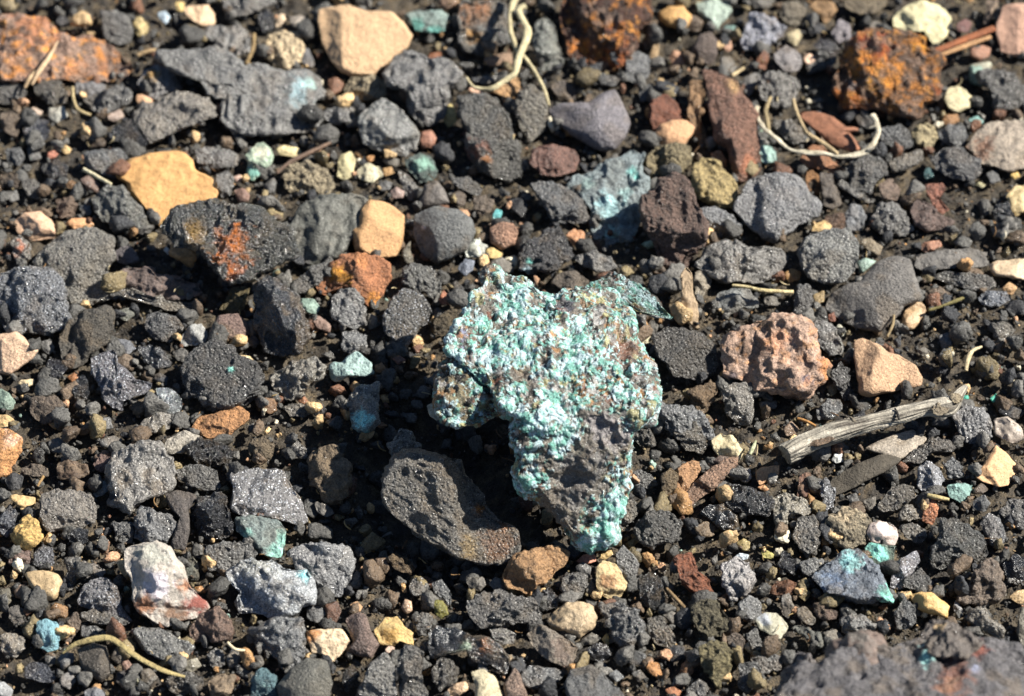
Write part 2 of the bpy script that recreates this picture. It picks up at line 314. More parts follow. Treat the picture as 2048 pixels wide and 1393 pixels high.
DATA = """
T 0 0
r #74564a rough k.8 d.35 s.35 p200,150,150,9a6848 p120,380,100,9c6e4c p450,420,90,986844 p640,400,70,8a5e40;0,110 90,100 300,110 330,200 420,240 560,215 640,250 700,290 740,340 800,380 800,470 700,500 520,500 380,480 200,500 0,490 -60,300;large flat rust-orange slab with two straw blades lying on it;@the rust-orange slab
c;600,70 700,50 770,110 800,200 780,260 700,275 630,230 610,150;blocky dark grey stone standing behind the end of the rust-orange slab
y #b59f6e;800,110 850,105 895,150 880,210 830,230 800,180;small khaki chip leaning on a blocky grey stone near the rust-orange slab
w #b4c2cc;940,80 990,65 1025,100 1000,150 960,120;tiny bluish white crumbly chip ~
w #d9b894;1100,50 1150,30 1250,35 1290,90 1290,150 1200,155 1120,100;bright pale peach pebble above the long bluish-black slab;@the bright peach pebble
w #c9ac70;1050,10 1110,15 1100,70 1060,70;small yellowish pebble touching the bright peach pebble
c;1320,0 1500,-60 1640,-20 1660,20 1560,60 1480,95 1400,100 1350,60;dark pointed stone cut off by the top edge above the grey flake
c k.6 d.3;1200,190 1290,150 1420,160 1480,190 1510,240 1500,330 1400,340 1300,280;dull grey flake with a tiny pale bead, behind the long bluish-black slab
c #3f444c k.75 d.32 g.45 p1790,570,90,6e8286 p1850,520,40,84a09c;940,330 1120,280 1370,290 1460,370 1600,390 1720,450 1830,440 1920,490 1940,590 1890,620 1940,720 1840,800 1400,800 1320,720 1330,600 1240,560 1200,480 1100,460 1000,410;long bluish-black slab with pale turquoise bloom at one end;@the long bluish-black slab
y #a8977c rough;1600,230 1650,195 1760,185 1810,210 1820,310 1790,400 1730,435 1640,390 1570,310;cream speckled granular stone between the bluish-black slab and the big pinkish slab;@the cream speckled stone
g #77706a p920,440,50,b08a50;860,420 930,390 1010,410 1080,490 1095,540 1000,560 930,600 860,560 820,500;lumpy grey stone with an ochre streak, at the tip of the bluish-black slab
p #d9a887;815,570 850,565 920,600 900,635 850,640 815,610;small pale peach chip tucked under the lumpy ochre-streaked stone
c k.7 d.35 #504e4d;790,690 830,640 920,620 1040,560 1140,575 1250,580 1290,640 1310,690 1200,740 1060,790 900,870 870,800 800,720;flat angular dark grey slab with a thin pale vein, above the tan slab;@the pale-veined grey slab
k;680,760 780,710 830,750 880,860 820,910 760,860 640,840;glossy black lump in the shade of the pale-veined grey slab
p #c99b86;1295,620 1330,615 1335,680 1310,715 1300,680;narrow pink chip between two dark slabs ~
c;190,490 260,470 360,490 410,560 400,620 300,640 200,560;dark grey lump under the straw ends below the rust-orange slab
c;640,540 730,500 790,560 780,620 650,690 540,660 500,600 560,560;rough charcoal lump ~
g;450,500 560,490 640,510 620,560 550,600 460,590;grey lumpy stone ~
c;-40,510 60,500 150,510 170,570 110,620 20,630 -40,600;dark crumbly stone at the left edge just below the rust-orange slab
b;0,690 60,660 130,690 130,770 80,830 30,800 5,740;rounded brownish grey stone ~
w #b9a392;150,680 200,640 260,670 240,700 160,710;small dull pinkish white pebble ~
g #8d8d86 g.4;290,650 380,640 410,700 340,740 290,710;pale translucent grey pebble ~
k #2c2e38;150,740 210,705 290,720 300,820 250,865 170,850 135,800;blue-black cube-like stone ~
p #93807c;640,690 720,655 750,700 690,735 640,720;small greyish pink stone ~
b;520,830 590,810 640,840 630,880 540,890;small brown pebble ~
w #c9ad7e;360,890 395,870 430,895 415,925 380,925;tiny cream pebble ~
p #b5705c;280,920 320,900 355,920 330,950 285,955;tiny salmon pink pebble ~
c;500,920 620,890 720,900 770,950 720,1010 700,1060 600,1050 510,980;broad crumbly charcoal stone ~
c;30,900 120,880 150,940 120,1000 50,990;dark knobbly stone ~
c;160,880 230,890 250,950 180,970;small dark stone ~
k;270,980 350,960 410,1000 400,1070 320,1080 260,1040;black sparkling round stone ~
r #5f4a45 smooth;470,1080 530,1050 600,1110 590,1160 520,1150;smooth dark reddish pebble under the tip of a straw
b #7d5f42;395,1090 430,1080 460,1100 430,1135 400,1125;tiny brown pebble ~
t k.78 d.3 s.2 #c99c64;700,1020 780,955 900,920 1060,905 1110,920 1160,960 1170,1020 1230,1045 1280,1080 1270,1120 1310,1150 1290,1210 1190,1205 1130,1220 960,1370 860,1240 760,1150 760,1100 700,1060;broad smooth tan slab with a notched corner;@the broad tan slab
v #a3b5a3 p1560,900,60,c9c6ae p1500,1040,50,6fa295;1470,930 1540,860 1590,855 1640,910 1630,990 1580,1030 1520,1090 1470,1070 1490,980;pale stone crusted with turquoise on one side ~
w #c4b489 g.4;1650,890 1700,870 1800,890 1810,920 1770,945 1670,930;glassy yellowish white pebble ~
y #9d9078 rough;1700,1050 1740,980 1850,970 1980,1020 2000,1110 1970,1170 1850,1160 1780,1190 1710,1140;bone-speckled granular stone above the pitted olive-grey boulder;@the bone-speckled stone
g smooth #4b4640;1580,1110 1640,1060 1660,1090 1650,1150 1600,1180;small smooth dark oval pebble ~
c;1290,1050 1370,1030 1400,1080 1390,1180 1330,1190 1300,1140;upright charcoal stone touching the notched corner of the broad tan slab
r #6e524c smooth;1400,1140 1460,1125 1500,1170 1490,1215 1430,1220;small mauve-brown pebble ~
c;1170,900 1260,880 1380,900 1440,930 1420,1000 1310,1020 1180,980;coarse dark crumbly mass ~
p #cfa891 s.3;80,1330 150,1275 240,1270 310,1320 340,1380 330,1430 200,1450 100,1400;rounded pinkish tan stone below a dark reddish pebble;@the rounded pinkish tan stone
o #c48e5c d.3;390,1340 430,1310 510,1305 560,1340 560,1370 460,1385;flat orange-cream sliver ~
c #3d3d38 rough;540,1190 640,1110 750,1120 770,1180 860,1240 875,1370 760,1400 620,1340 560,1260;craggy charcoal rock overlapping the edge of the broad tan slab
c;30,1150 100,1140 120,1200 60,1220;small dark stone ~
b #54453a rough;330,1200 430,1180 470,1230 440,1300 350,1320;dark brown crumbly stone ~
c;470,1240 540,1220 550,1290 490,1300;small grey stone ~
k;1540,90 1610,65 1650,100 1640,190 1580,200 1550,150;black stone ~
w #cdb598;1670,90 1700,80 1715,120 1680,160 1650,170;slim pale upright chip ~
g #7a6c5c;1720,110 1800,90 1860,120 1850,170 1760,170;small brownish grey stone ~
g k.6;1810,290 1850,290 1890,390 1870,410 1810,380;thin grey shard ~
r #6d4836;1960,480 2020,460 2060,500 2050,550 1990,575 1970,520;small reddish brown stone ~
w #b89a8a;1400,1060 1440,1045 1455,1080 1420,1100;tiny pinkish white pebble ~
w #caa564;1460,390 1490,370 1520,390 1500,410;tiny yellow pebble ~
b;0,1050 80,1030 150,1090 100,1130 10,1120;brown-grey lump ~
c;130,1080 210,1070 260,1130 230,1200 160,1180;charcoal lump ~
k;350,100 400,95 420,150 380,170 330,140;small black glinting stone ~
y #7c6f55;0,0 90,-30 120,40 60,70 0,60;pale brown stone cut by the top left corner
c;1090,160 1150,150 1180,200 1120,240 1080,210;small dark stone ~
b;560,1010 620,1000 600,1060 540,1060;small brownish stone ~
c;1930,670 2010,640 2100,660 2110,740 2010,750 1950,720;dark grey lump ~
T 683 0
p #c9a27f k.6 d.36 s.15 h1;-138,60 -60,45 40,35 150,70 300,65 370,130 430,210 400,290 300,370 200,460 60,460 0,440 -60,370 -120,250 -140,150;big thick pinkish tan slab with a clean broken side;@the big pinkish slab
v #93a5a2 p450,170,60,6fb3a5 p560,190,50,62a89c;370,100 420,75 600,60 650,100 620,190 560,200 450,190 410,130;grey white stone with a blue-green underside beside the big pinkish slab
r #7c5f50 smooth;580,0 640,-30 700,-10 700,20 630,65 590,40;smooth brownish pink pebble cut by the top edge
c #47443e s.15 p780,210,60,a07434 p800,60,110,6b4a2e p850,40,50,8c5a34;690,100 720,20 850,-10 990,0 1010,150 1030,260 900,300 880,340 760,320 700,250;big dark olive-grey rock with ochre spots beside the pale root;@the ochre-spotted dark rock
b #8a7360 smooth;850,350 910,330 1020,315 1030,390 980,410 880,400;flat brown pebble under the ochre-spotted dark rock
c #47463a s.15 k.2;1140,250 1160,140 1220,95 1280,150 1300,250 1340,360 1310,430 1240,460 1180,430 1160,320;upright olive-grey wedge between the pale root and the red-brown crag
r #4a2a1e rough s.1 g.4 p1500,330,70,9c5a24 p1640,180,70,8a4a24 p1400,290,70,b06c2c p1640,330,80,94501f p1480,120,60,7c4028;1300,60 1340,-20 1480,-80 1840,-80 1840,100 1780,180 1750,300 1700,420 1560,440 1400,400 1350,300 1320,180;big dark red-brown crag with orange hollows;@the dark red-brown crag
o #cf9c52 smooth;1900,80 1960,40 2050,35 2110,110 2060,180 1950,160 1910,120;rounded yellow-orange pebble beside the dark red-brown crag;@the yellow-orange pebble
c rough #474646 s.12;240,440 330,330 430,300 540,350 650,360 720,430 700,500 650,530 630,620 620,720 520,770 440,720 400,640 380,560 270,500;large rough charcoal crag topped with a small rusty bead;@the bead-topped charcoal crag
o #8a5026 s.0;505,350 550,300 600,320 590,370 530,370;small rusty bead perched on a rough charcoal crag
y #7d715c rough;10,540 60,460 190,450 270,490 270,570 200,600 60,610;brownish granular stone under the tip of the big pinkish slab
c #47453f;100,770 110,690 180,620 250,590 350,650 400,720 470,800 450,900 380,940 250,920 130,860;rounded pitted charcoal stone touching a small pink pebble;@the rounded pitted charcoal stone
c;0,650 60,640 130,680 110,760 40,770 0,720;dark stone behind the rounded pitted charcoal stone
p #9a6a5a smooth;460,850 480,790 540,780 575,830 550,890 480,895;round dusky pink pebble ~
w #a89a6a k.1;600,710 620,640 660,620 690,680 690,740 640,770;cream tooth-like pebble standing in a dark crevice
c rough s.12 #403f3c p800,900,70,6e3c24 p860,950,40,8a5a2c;690,560 760,560 860,590 940,620 1000,690 1020,800 1060,920 1110,1000 1090,1080 980,1090 860,1050 800,1000 760,930 740,860 760,780 700,700;tall black slag block with a rusty cleft in its side;@the rust-cleft black block
c #55534e k.3;1020,640 1060,560 1140,500 1210,560 1235,640 1235,740 1180,820 1130,860 1060,760;diamond-shaped dark grey stone below the pale root;@the diamond-shaped grey stone
o #c79a66;880,550 960,510 1020,450 1065,470 1070,540 1020,605 950,570;orange-cream stone under the curled end of the pale root
p #c69b87;750,530 800,520 860,560 870,590 800,580;small pale pink chip by the tip of the pale root
c;760,470 860,455 950,455 940,490 850,510;narrow dark stone ~
g smooth #57535a g.4 s.12;1230,650 1330,620 1480,610 1560,560 1640,530 1690,620 1740,740 1700,830 1640,900 1560,910 1480,870 1380,810 1290,740;smooth two-humped purplish grey stone;@the two-humped purplish stone
r #5d3c34;1140,900 1200,870 1310,880 1400,900 1430,960 1400,1030 1300,1060 1200,1060 1120,980;maroon rough stone under the two-humped purplish stone
o #8e5c38;1220,1010 1260,1000 1300,1030 1280,1060 1230,1050;tiny rusty pebble lodged in the maroon rough stone
c rough;1130,1110 1200,1080 1300,1110 1400,1150 1460,1240 1480,1330 1380,1350 1260,1330 1200,1230;craggy dark stone beside the turquoise-mottled slab
g #66706f k.6 d.3 s.3 rough p1600,1250,90,8fb0b2 p1760,1030,40,76b4ac p1690,1150,50,8aaaa8 p1580,1380,60,84aaa6 p1480,1120,50,7e928e;1340,1120 1400,1050 1520,1020 1640,960 1740,880 1840,910 1790,990 1840,1080 1860,1120 1850,1220 1800,1330 1740,1440 1600,1470 1500,1440 1480,1250 1420,1170;turquoise-mottled slab half shaded by the maroon-brown upright rock;@the turquoise-mottled slab
y #6f6650 rough;1820,950 1880,880 2000,850 2100,880 2110,960 2060,1040 1940,1090 1860,1060;round olive granular lump above the maroon-brown upright rock
r #4d3a36 k.15 s.08 rough;1800,1170 1880,1140 1920,1080 2000,1045 2090,1080 2110,1150 2150,1250 2190,1330 2180,1480 2110,1540 2080,1620 1960,1620 1900,1560 1850,1430 1790,1280;spongy maroon-brown upright rock casting a long shadow;@the maroon-brown upright rock
w #c9bd92;0,930 60,910 90,960 60,1070 20,1085 -30,1060 -20,960;smooth cream pebble, the longer of two pale ones side by side
w #cfc8ac g.35;85,1030 150,980 230,1000 250,1060 180,1100 110,1080;knobbly white quartz pebble beside a smooth cream one
o #b07a3e;150,940 190,925 205,960 160,980;tiny orange pebble ~
o #b0864e;245,1010 300,1000 320,1040 260,1060;tiny ochre pebble ~
v #5c6660 k.2 p490,990,60,86aa98;370,960 470,920 540,950 580,1030 560,1080 480,1100 400,1030;cone-shaped grey stone with a pale green cap
c;330,1020 380,1030 470,1130 440,1210 400,1200 350,1080;slanting charcoal sliver ~
g smooth #4f4740;460,1220 500,1110 570,1080 620,1140 650,1220 560,1240 480,1250;smooth brown-grey wedge behind the smooth grey stone with the white fleck
p #a08682;290,1150 330,1120 380,1150 370,1190 300,1195;small greyish pink pebble ~
c;215,1110 270,1080 310,1100 290,1140 230,1150;small dark stone ~
c;240,960 300,935 350,960 340,1000 270,990;small charcoal stone ~
p #c0946a s.15;105,1340 120,1250 170,1200 290,1220 380,1290 380,1340 370,1440 340,1540 200,1560 80,1500 60,1391;tan granular stone above the orange stone with the yellow hollow;@the tan granular stone
g smooth #5f5c56 s.15 p490,1365,14,e8e8e8;440,1290 560,1240 700,1250 780,1310 810,1391 760,1500 640,1560 560,1580 480,1530 430,1400;smooth rounded grey stone marked with one white fleck;@the white-flecked smooth stone
b;640,1170 700,1145 750,1170 740,1240 660,1220;small olive-brown stone ~
b #554c44;790,1190 860,1165 910,1200 900,1270 840,1300 800,1260;brownish pebble ~
v #5aa0a0;905,1290 930,1250 965,1270 950,1330 910,1320;tiny turquoise crumb ~
r #8c6656 smooth;890,1370 950,1330 1030,1340 1060,1391 1040,1470 960,1500 890,1460;rounded brick-pink pebble ~
k;1000,1200 1090,1180 1120,1240 1090,1310 1020,1260;glossy black shard ~
w #a48a68;1850,330 1880,230 1910,240 1900,320 1880,400 1850,430;thin upright tan sliver ~
o #bd8a66;1960,340 2000,300 2060,340 2060,390 1990,400;small orange-pink chip ~
o #6a3a22 rough g.4;1830,700 1860,600 1940,570 2020,620 2040,720 1960,760 1880,800;rusty dark red crumbly stone behind the peach stone
p #cf9f7c smooth;1870,820 1900,750 1980,720 2060,720 2120,760 2100,820 2050,880 1930,890;peach stone between the two-humped purplish stone and the reddish-brown slab;@the peach stone
b #4a4440;1250,510 1330,480 1420,550 1400,600 1290,600;brown-grey lump beside the thin strand of the pale root
c;1700,330 1760,300 1850,340 1860,440 1780,520 1700,480;dark crumbly stone at the foot of the dark red-brown crag
c;1470,450 1560,440 1680,470 1640,520 1500,510;dark stone in the shade below the dark red-brown crag
c;650,1070 760,1060 850,1130 830,1180 720,1150;dark ragged stone ~
c;1780,540 1850,500 1900,540 1850,600 1790,620;dark stone ~
T 1365 0
v #a9b9b0 rough;70,20 180,0 270,10 300,60 270,110 230,160 190,190 160,120 90,70;pale turquoise crumbly lump near the top edge;@the pale turquoise lump
v #6f8a84;240,160 320,150 345,200 300,230 260,190;small dull turquoise crumb ~
c #56535a rough;350,260 380,160 400,90 480,70 560,130 620,160 600,220 500,270 430,300 370,300;purplish grey knobbly stone ~
b #574c47 smooth;60,290 100,210 170,190 210,240 210,330 170,390 100,370;oval brownish grey stone ~
p #c09078 smooth;210,240 240,215 290,235 300,290 270,320 220,280;small peach pebble ~
b #5e584e;580,100 600,20 690,0 740,60 745,120 680,160 620,140;brownish grey block ~
o #957248;750,40 800,0 890,5 930,60 880,130 850,140 810,80;tan-brown stone with a dark notch ~
k;740,160 800,130 860,160 850,200 770,210;small black stone ~
b #8c8064;620,200 700,175 720,220 680,280 630,250;khaki grey pebble ~
k #2c2930 g.25;780,270 830,230 900,240 950,300 900,350 840,320;black stone with purple glints ~
p #cfa690;720,350 760,320 810,350 790,390 740,390;tiny pale pink chip ~
g #66646a;540,330 620,270 700,310 720,380 700,430 600,430 560,380;mid grey crumbly stone ~
o #7c4e34;440,360 490,300 520,330 500,420 450,410;small rusty brown stone ~
c rough;450,460 520,430 620,440 700,480 690,570 650,640 560,650 470,590;dark knobbly stone behind the fine pale rootlet
c;740,400 820,350 930,340 920,390 760,450;flat grey stone at the edge of the rusty crag's shadow
c;370,470 440,430 470,480 430,530 400,590 360,550;small dark stone beside the reddish-brown slab ~
c;220,340 280,340 330,400 300,450 230,420;dark stone ~
g #5d5860 rough;890,200 950,110 1010,160 1010,230 940,270;purplish grey crumbly lump ~
c;1100,180 1150,120 1220,150 1240,190 1150,200;dark stone behind the rusty crag ~
w #d8cfa6 s.15;1260,110 1330,40 1440,0 1540,30 1620,110 1590,210 1520,280 1490,260 1450,190 1340,195 1260,160;large smooth cream stone behind the rusty orange crag;@the large cream stone
r #66442c rough s.08 g.4 big p1080,380,130,c47a26 p1000,600,120,a8601e p1430,250,70,cc8a2c p1220,440,90,c88230 p1120,520,60,cc9038 p1200,270,90,9a4a20 p1450,420,90,735844 p1010,500,45,4c4c54 p1080,250,80,8a3c1a p1520,540,50,a05226;910,450 950,380 960,280 1020,240 1130,185 1270,180 1400,200 1470,220 1480,280 1530,310 1580,370 1570,420 1550,450 1570,530 1540,600 1450,620 1420,720 1330,690 1250,670 1130,660 1020,670 960,640 920,560;large rusty orange crag riddled with glowing hollows;@the rusty orange crag
p #cf9f8c s.2;1880,150 1920,40 1990,25 2100,20 2160,200 2100,350 2000,345 1910,310 1880,200;pink block cut by the right edge near the top;@the pink block
r #875c4a smooth;1720,290 1800,270 1850,290 1840,340 1780,370 1720,340;reddish-brown pebble under the split brown reed
r #5a3634;1640,150 1700,110 1740,140 1710,200 1650,190;small dark red stone ~
w #cfc4a0 rough;1570,600 1590,530 1640,515 1700,540 1750,590 1730,640 1640,680 1590,650;knobbly cream stone beside the rusty orange crag;@the knobbly cream stone
o #a8753e;1555,740 1570,690 1650,685 1665,730 1600,755;small orange stone ~
c;1760,430 1860,420 1990,450 2060,520 2120,560 2060,640 1960,670 1880,650 1850,580 1780,500;big dark rough stone at the right edge below the pink block
w #a8a593;1700,410 1740,385 1850,370 1860,400 1820,430 1740,430;pale grey sliver ~
v #80a39c;1700,720 1770,695 1810,730 1780,755;tiny pale turquoise crumb ~
g #726a63 k.6 d.35 p1780,870,90,6b4a38;1690,880 1760,790 1850,740 2060,720 2160,800 2120,980 2060,1010 1930,1020 1860,1000 1790,990 1770,950;broad grey slab with a reddish brown end at the right edge;@the brown-ended grey slab
c;1530,790 1600,750 1690,760 1720,820 1680,880 1590,880 1540,840;dark bluish stone tucked against the broad grey slab
c #44464c;1480,950 1560,890 1680,880 1720,930 1790,960 1780,1040 1740,1085 1620,1080 1520,1020;smooth-edged dark grey stone in front of the broad brown-ended grey slab
y #8a7c5e rough;1370,790 1450,740 1520,750 1530,830 1490,910 1440,880 1380,850;olive granular lump ~
c;1170,770 1300,750 1370,800 1390,880 1320,905 1250,880 1190,850;charcoal stone beside the white tip of the forked root
k;1030,700 1090,685 1150,720 1130,780 1060,760;black crumbly stone behind the white tip of the forked root
c rough;540,740 640,710 720,780 730,850 660,870 580,800;black crumbly stone framed by the forked root
r #80584a k.5 s.12 p300,520,40,b89468 p400,980,60,a86e50;100,410 200,420 260,450 330,490 350,560 410,640 450,700 440,800 470,870 480,1020 430,1070 360,1110 310,1100 300,1000 260,900 190,830 170,700 150,600 130,500;long reddish-brown slab lying downhill beside the ochre splinter;@the reddish-brown slab
o #86633c rough k.4;20,690 50,560 40,480 120,490 140,560 110,640 60,680 110,740 150,850 130,900 90,860;ochre-brown splinter along the edge of the reddish-brown slab
y #8a7a54 rough;50,1010 110,940 190,950 260,1010 290,1060 330,1130 345,1190 300,1240 200,1230 100,1180 60,1100;round khaki stone grainy like coarse sand;@the khaki sandy-grained stone
o #a06c40;160,920 230,910 270,960 260,1020 200,980;orange stone behind the khaki sandy-grained stone
v #9ab5ac;445,920 460,875 520,870 560,910 560,970 500,985 460,960;round turquoise-white pebble under the forked root
v #7c8c78;460,770 500,790 540,850 510,860 470,810;small greenish sliver ~
c #42454c s.1 g.45;300,1260 400,1070 500,1040 620,1035 700,1080 740,1150 810,1190 830,1290 700,1360 640,1400 560,1460 480,1440 440,1391 380,1340;big blue-grey rock with a crack across its top;@the big blue-grey rock
c #4a4b4e;90,1260 190,1235 300,1300 360,1350 340,1420 200,1430 110,1370;dark oval stone between the maroon-brown upright rock and the big blue-grey rock
o #8f5a30;700,960 760,880 840,870 900,960 945,1010 920,1050 840,1020 760,1010;ochre flake under the forked root
o #a06c34 p770,1110,40,4a4034;740,1030 780,1020 830,1060 820,1170 790,1170 740,1130;small orange and black stone above the big blue-grey rock
c;960,1010 1010,960 1110,930 1200,970 1230,1050 1150,1100 1130,1160 1020,1130;dark grey stone below the curve of the forked root
c;1230,970 1340,920 1440,900 1440,960 1360,1020 1250,1040;dark flat stone ~
b #574a42;1170,1110 1250,1070 1310,1140 1290,1210 1200,1200;brown-grey stone ~
c;1130,1320 1180,1220 1280,1220 1340,1290 1390,1380 1330,1420 1180,1410;dark pitted stone ~
g #56575a;970,1280 1010,1230 1070,1230 1100,1300 1080,1380 1000,1390 970,1330;grey stone with a dark slit ~
b #4d4640;820,1040 900,1040 920,1110 960,1220 900,1260 840,1230 830,1130;brownish upright sliver ~
r #7c4838 k.3;1450,1110 1560,1100 1580,1130 1540,1190 1600,1260 1560,1290 1500,1240 1470,1170;red-edged grey shard ~
r #4b3a38 rough;1360,1250 1410,1180 1460,1200 1540,1280 1640,1330 1600,1370 1480,1391 1400,1350;purplish brown crumbly stone ~
r #5c4234;860,1290 960,1270 990,1391 830,1391;dull brown stone ~
w #c4a878;770,1391 790,1340 850,1320 900,1350 890,1420 800,1430;cream and brown pebble touching the big blue-grey rock
w #cbb486;1940,1180 1990,1120 2060,1110 2100,1180 2080,1250 2000,1310 1970,1260;yellowish cream stone at the right edge below the brown-ended grey slab
v #2c4a4c;1440,1050 1460,1000 1500,1010 1510,1060 1460,1080;tiny dark teal pebble ~
w #cdb67c;1390,1130 1410,1105 1430,1130 1410,1150;tiny yellowish bead ~
w #a8a07c;1750,1110 1780,1090 1820,1110 1800,1130;tiny pale khaki bead ~
w #b89c60;1960,1050 2010,1030 2030,1060 1990,1080;tiny yellow stone ~
c;1820,1040 1880,1020 1910,1090 1850,1110;small grey stone ~
k;1850,1270 1880,1220 1960,1210 1990,1290 1920,1340 1880,1320;glossy black stone ~
b #8a7a6c;1800,150 1820,40 1820,0 1900,0 1890,80 1840,150;pale brown upright stone ~
b #574e40 rough;950,0 1100,-40 1250,-20 1230,40 1120,100 1050,90 980,50;brown crumbly lump cut by the top edge beside the large cream stone
c;1130,1230 1000,1160 920,1110 950,1070 1050,1140 1150,1200;dark ragged strip ~
b;0,100 80,90 130,130 100,200 20,180;small brown-grey stone ~
c;380,-30 460,-40 560,0 520,50 430,50;dark stone cut by the top edge near the pale turquoise lump
T 1365 0
d #9c6a50 k.6 d.18 s.0 h1.3 smooth;690,680 790,665 900,700 980,760 1060,770 1050,790 990,790 1030,830 1070,900 1010,915 900,880 800,790 720,720;leaf-shaped pinkish brown bark chip inside the curve of the forked root
T 0 464
s #77777a rough s.12;0,260 60,225 180,205 290,225 350,290 380,400 400,490 430,520 400,570 320,600 230,620 120,610 30,590 0,500 -20,380;coarse silvery grey stone sparkling all over at the left edge;@the silvery sparkling stone
c #4a4844 k.7 d.3 s.2;180,180 280,80 380,0 560,-30 680,40 690,160 650,240 700,340 690,400 560,430 490,470 380,400 350,290 290,225 200,200;large matte charcoal slab with a curved crack;@the curved-crack charcoal slab
c p130,100,45,8a5236;60,60 110,20 180,60 190,160 130,200 80,150;grey stone with a rust spot ~
p #74625f rough k.4;690,250 760,210 900,210 940,260 1080,280 1180,310 1210,370 1100,410 1000,430 890,410 820,340 720,310;knobbly pinkish grey strip below the shiny rust-hollowed crag;@the knobbly pinkish strip
c;700,350 800,330 880,400 1000,440 1150,430 1220,400 1230,430 1150,480 1000,470 850,420 740,390;thin dark ledge under the knobbly pinkish strip
k #35342e rough g.25 s.02 h2.2 k.5 p1380,90,130,9a5518 p1400,230,70,8a4c1c p1180,20,90,6a5226;960,-30 1050,-150 1260,-190 1530,-130 1740,-10 1775,130 1690,170 1530,240 1500,300 1400,310 1330,280 1260,180 1200,90 1060,100;shiny black crag with an orange-rust hollow, overhanging its own shadow;@the rust-hollowed crag
o #5f5128 g.3 rough;1310,470 1350,410 1400,330 1500,330 1480,440 1400,510;wet-looking olive yellow knob under the rust-hollowed crag
g #4e4d45 s.1;1740,-27 1800,-147 1920,-216 2100,-237 2205,-192 2160,-72 2115,48 2070,108 1920,243 1815,228 1785,138;pitted olive-grey boulder beside the tan granular stone;@the pitted olive-grey boulder
c k.5 g.45;1730,330 1800,260 1990,150 2010,190 1930,290 1860,360 1800,380;long slanting grey sliver ~
k g.2 rough s.1 #2a2b2e;1500,330 1560,270 1640,260 1700,320 1770,400 1830,480 1870,560 1860,630 1800,720 1700,750 1600,730 1570,640 1530,580 1520,450;tall folded glossy black rock;@the folded glossy black rock
v #8aa094;1790,400 1880,400 1920,450 1900,500 1830,480;pale green chip behind the folded glossy black rock
p #8c7068;1870,520 1910,500 1990,560 1980,610 1900,580;dull pink chip ~
b #423d36 s.15;350,640 420,520 500,470 640,440 690,470 690,580 660,650 540,730 530,790 440,820 370,760;large fissured brown-grey stone next to the silvery sparkling stone;@the fissured brown-grey stone
p #cfab95 s.2;-60,620 100,600 230,710 200,760 60,860 -60,830;pinkish cream stone cut by the left edge below the silvery sparkling stone;@the pinkish cream stone
k #23252f g.2;260,840 290,770 360,760 410,820 360,880 330,920 290,880;small blue-black glossy stone ~
w #cdb894;95,920 120,890 210,880 200,920 120,940;small oblong cream chip ~
o #9c6230;400,870 470,830 480,870 430,910;tiny orange chip ~
k g.18 k.2;430,960 450,880 500,850 530,890 530,1000 520,1050 450,1010;black glossy crescent with ribbed stripes
s #66636a s.1;540,760 620,710 690,700 700,780 760,830 830,900 920,900 900,950 740,1020 740,1080 680,1060 620,1020 600,930 550,850;triangular lilac-grey stone beside the black ribbed crescent;@the triangular lilac-grey stone
b;690,760 760,730 810,760 780,820 700,800;brownish stone ~
k #35363a g.3 rough;820,700 900,675 1000,720 1040,790 1030,820 930,820 860,780;black granular oval stone above the ribbed silver chip
c #3c3c3e;870,500 950,480 1060,500 1100,570 1060,640 1020,670 930,640 860,560;soft dark rounded hump ~
b #77625a smooth;1250,600 1310,500 1430,490 1490,560 1500,610 1440,660 1320,650 1260,640;smooth mauve-brown stone beside the folded glossy black rock
g #77736c;1070,650 1130,560 1210,550 1250,620 1220,680 1100,690;pale grey crumbly stone above the velvety black stone
c #2b2b2d s.1 p1380,830,14,7fc8b8;1090,830 1160,700 1260,660 1390,690 1430,760 1540,790 1570,880 1540,980 1450,1050 1320,1070 1200,1040 1130,960;big velvety black stone with a tiny turquoise dot;@the velvety black stone
w #cdb48a;1400,760 1440,740 1500,745 1545,800 1450,800;small cream chip at the edge of the velvety black stone
m #a8acb0;930,940 1000,930 1060,960 1100,1010 1090,1070 1020,1100 970,1050;bright silver chip ribbed like stacked flakes;@the ribbed silver chip
k;910,860 960,845 1010,870 1000,930 940,910;small black stone ~
c #504f4c rough;1610,880 1660,820 1780,770 1900,760 1950,820 1930,880 1850,930 1830,980 1740,1020 1640,960;rough grey rock below the folded glossy black rock
b #6f5640;1540,1040 1570,990 1650,1000 1660,1070 1610,1100;small brown stone ~
o #94603c;1770,1000 1820,975 1870,1050 1800,1030;small rusty orange chip ~
c;1690,1050 1800,1030 1880,1060 1850,1110 1740,1110;flat dark stone ~
k;1880,1050 1930,1020 1960,1070 1930,1110 1880,1100;small glinting black stone ~
o #b07c4a k.6 d.3;1140,1180 1200,1100 1290,1090 1420,1050 1490,1080 1500,1120 1420,1190 1370,1240 1250,1240;leaf-shaped orange-tan stone below the velvety black stone;@the leaf-shaped orange stone
c;840,1150 920,1090 1030,1090 1020,1180 930,1210 850,1200;dark stone ~
g #827e78;960,1310 1010,1240 1100,1190 1210,1230 1180,1280 1090,1330 1000,1340;pale grey lumpy stone under the leaf-shaped orange stone
k rough;1110,1290 1200,1240 1330,1260 1400,1330 1370,1391 1180,1400;black rugged stone ~
b #5c5244 rough;1480,1260 1580,1220 1650,1280 1640,1350 1540,1370 1490,1320;brown speckled lump ~
c;1710,1270 1780,1250 1850,1300 1840,1370 1740,1350;dark pebble ~
w #c9a878;-40,1100 40,1095 90,1130 70,1170 -20,1180;pale cream stone above the blotched orange stone at the left edge
o #bd8448 p60,1250,50,c9a58c;-60,1180 60,1180 140,1240 130,1310 90,1391 60,1450 -20,1480 -60,1400;blotched orange and pink stone cut by the left edge;@the blotched orange stone
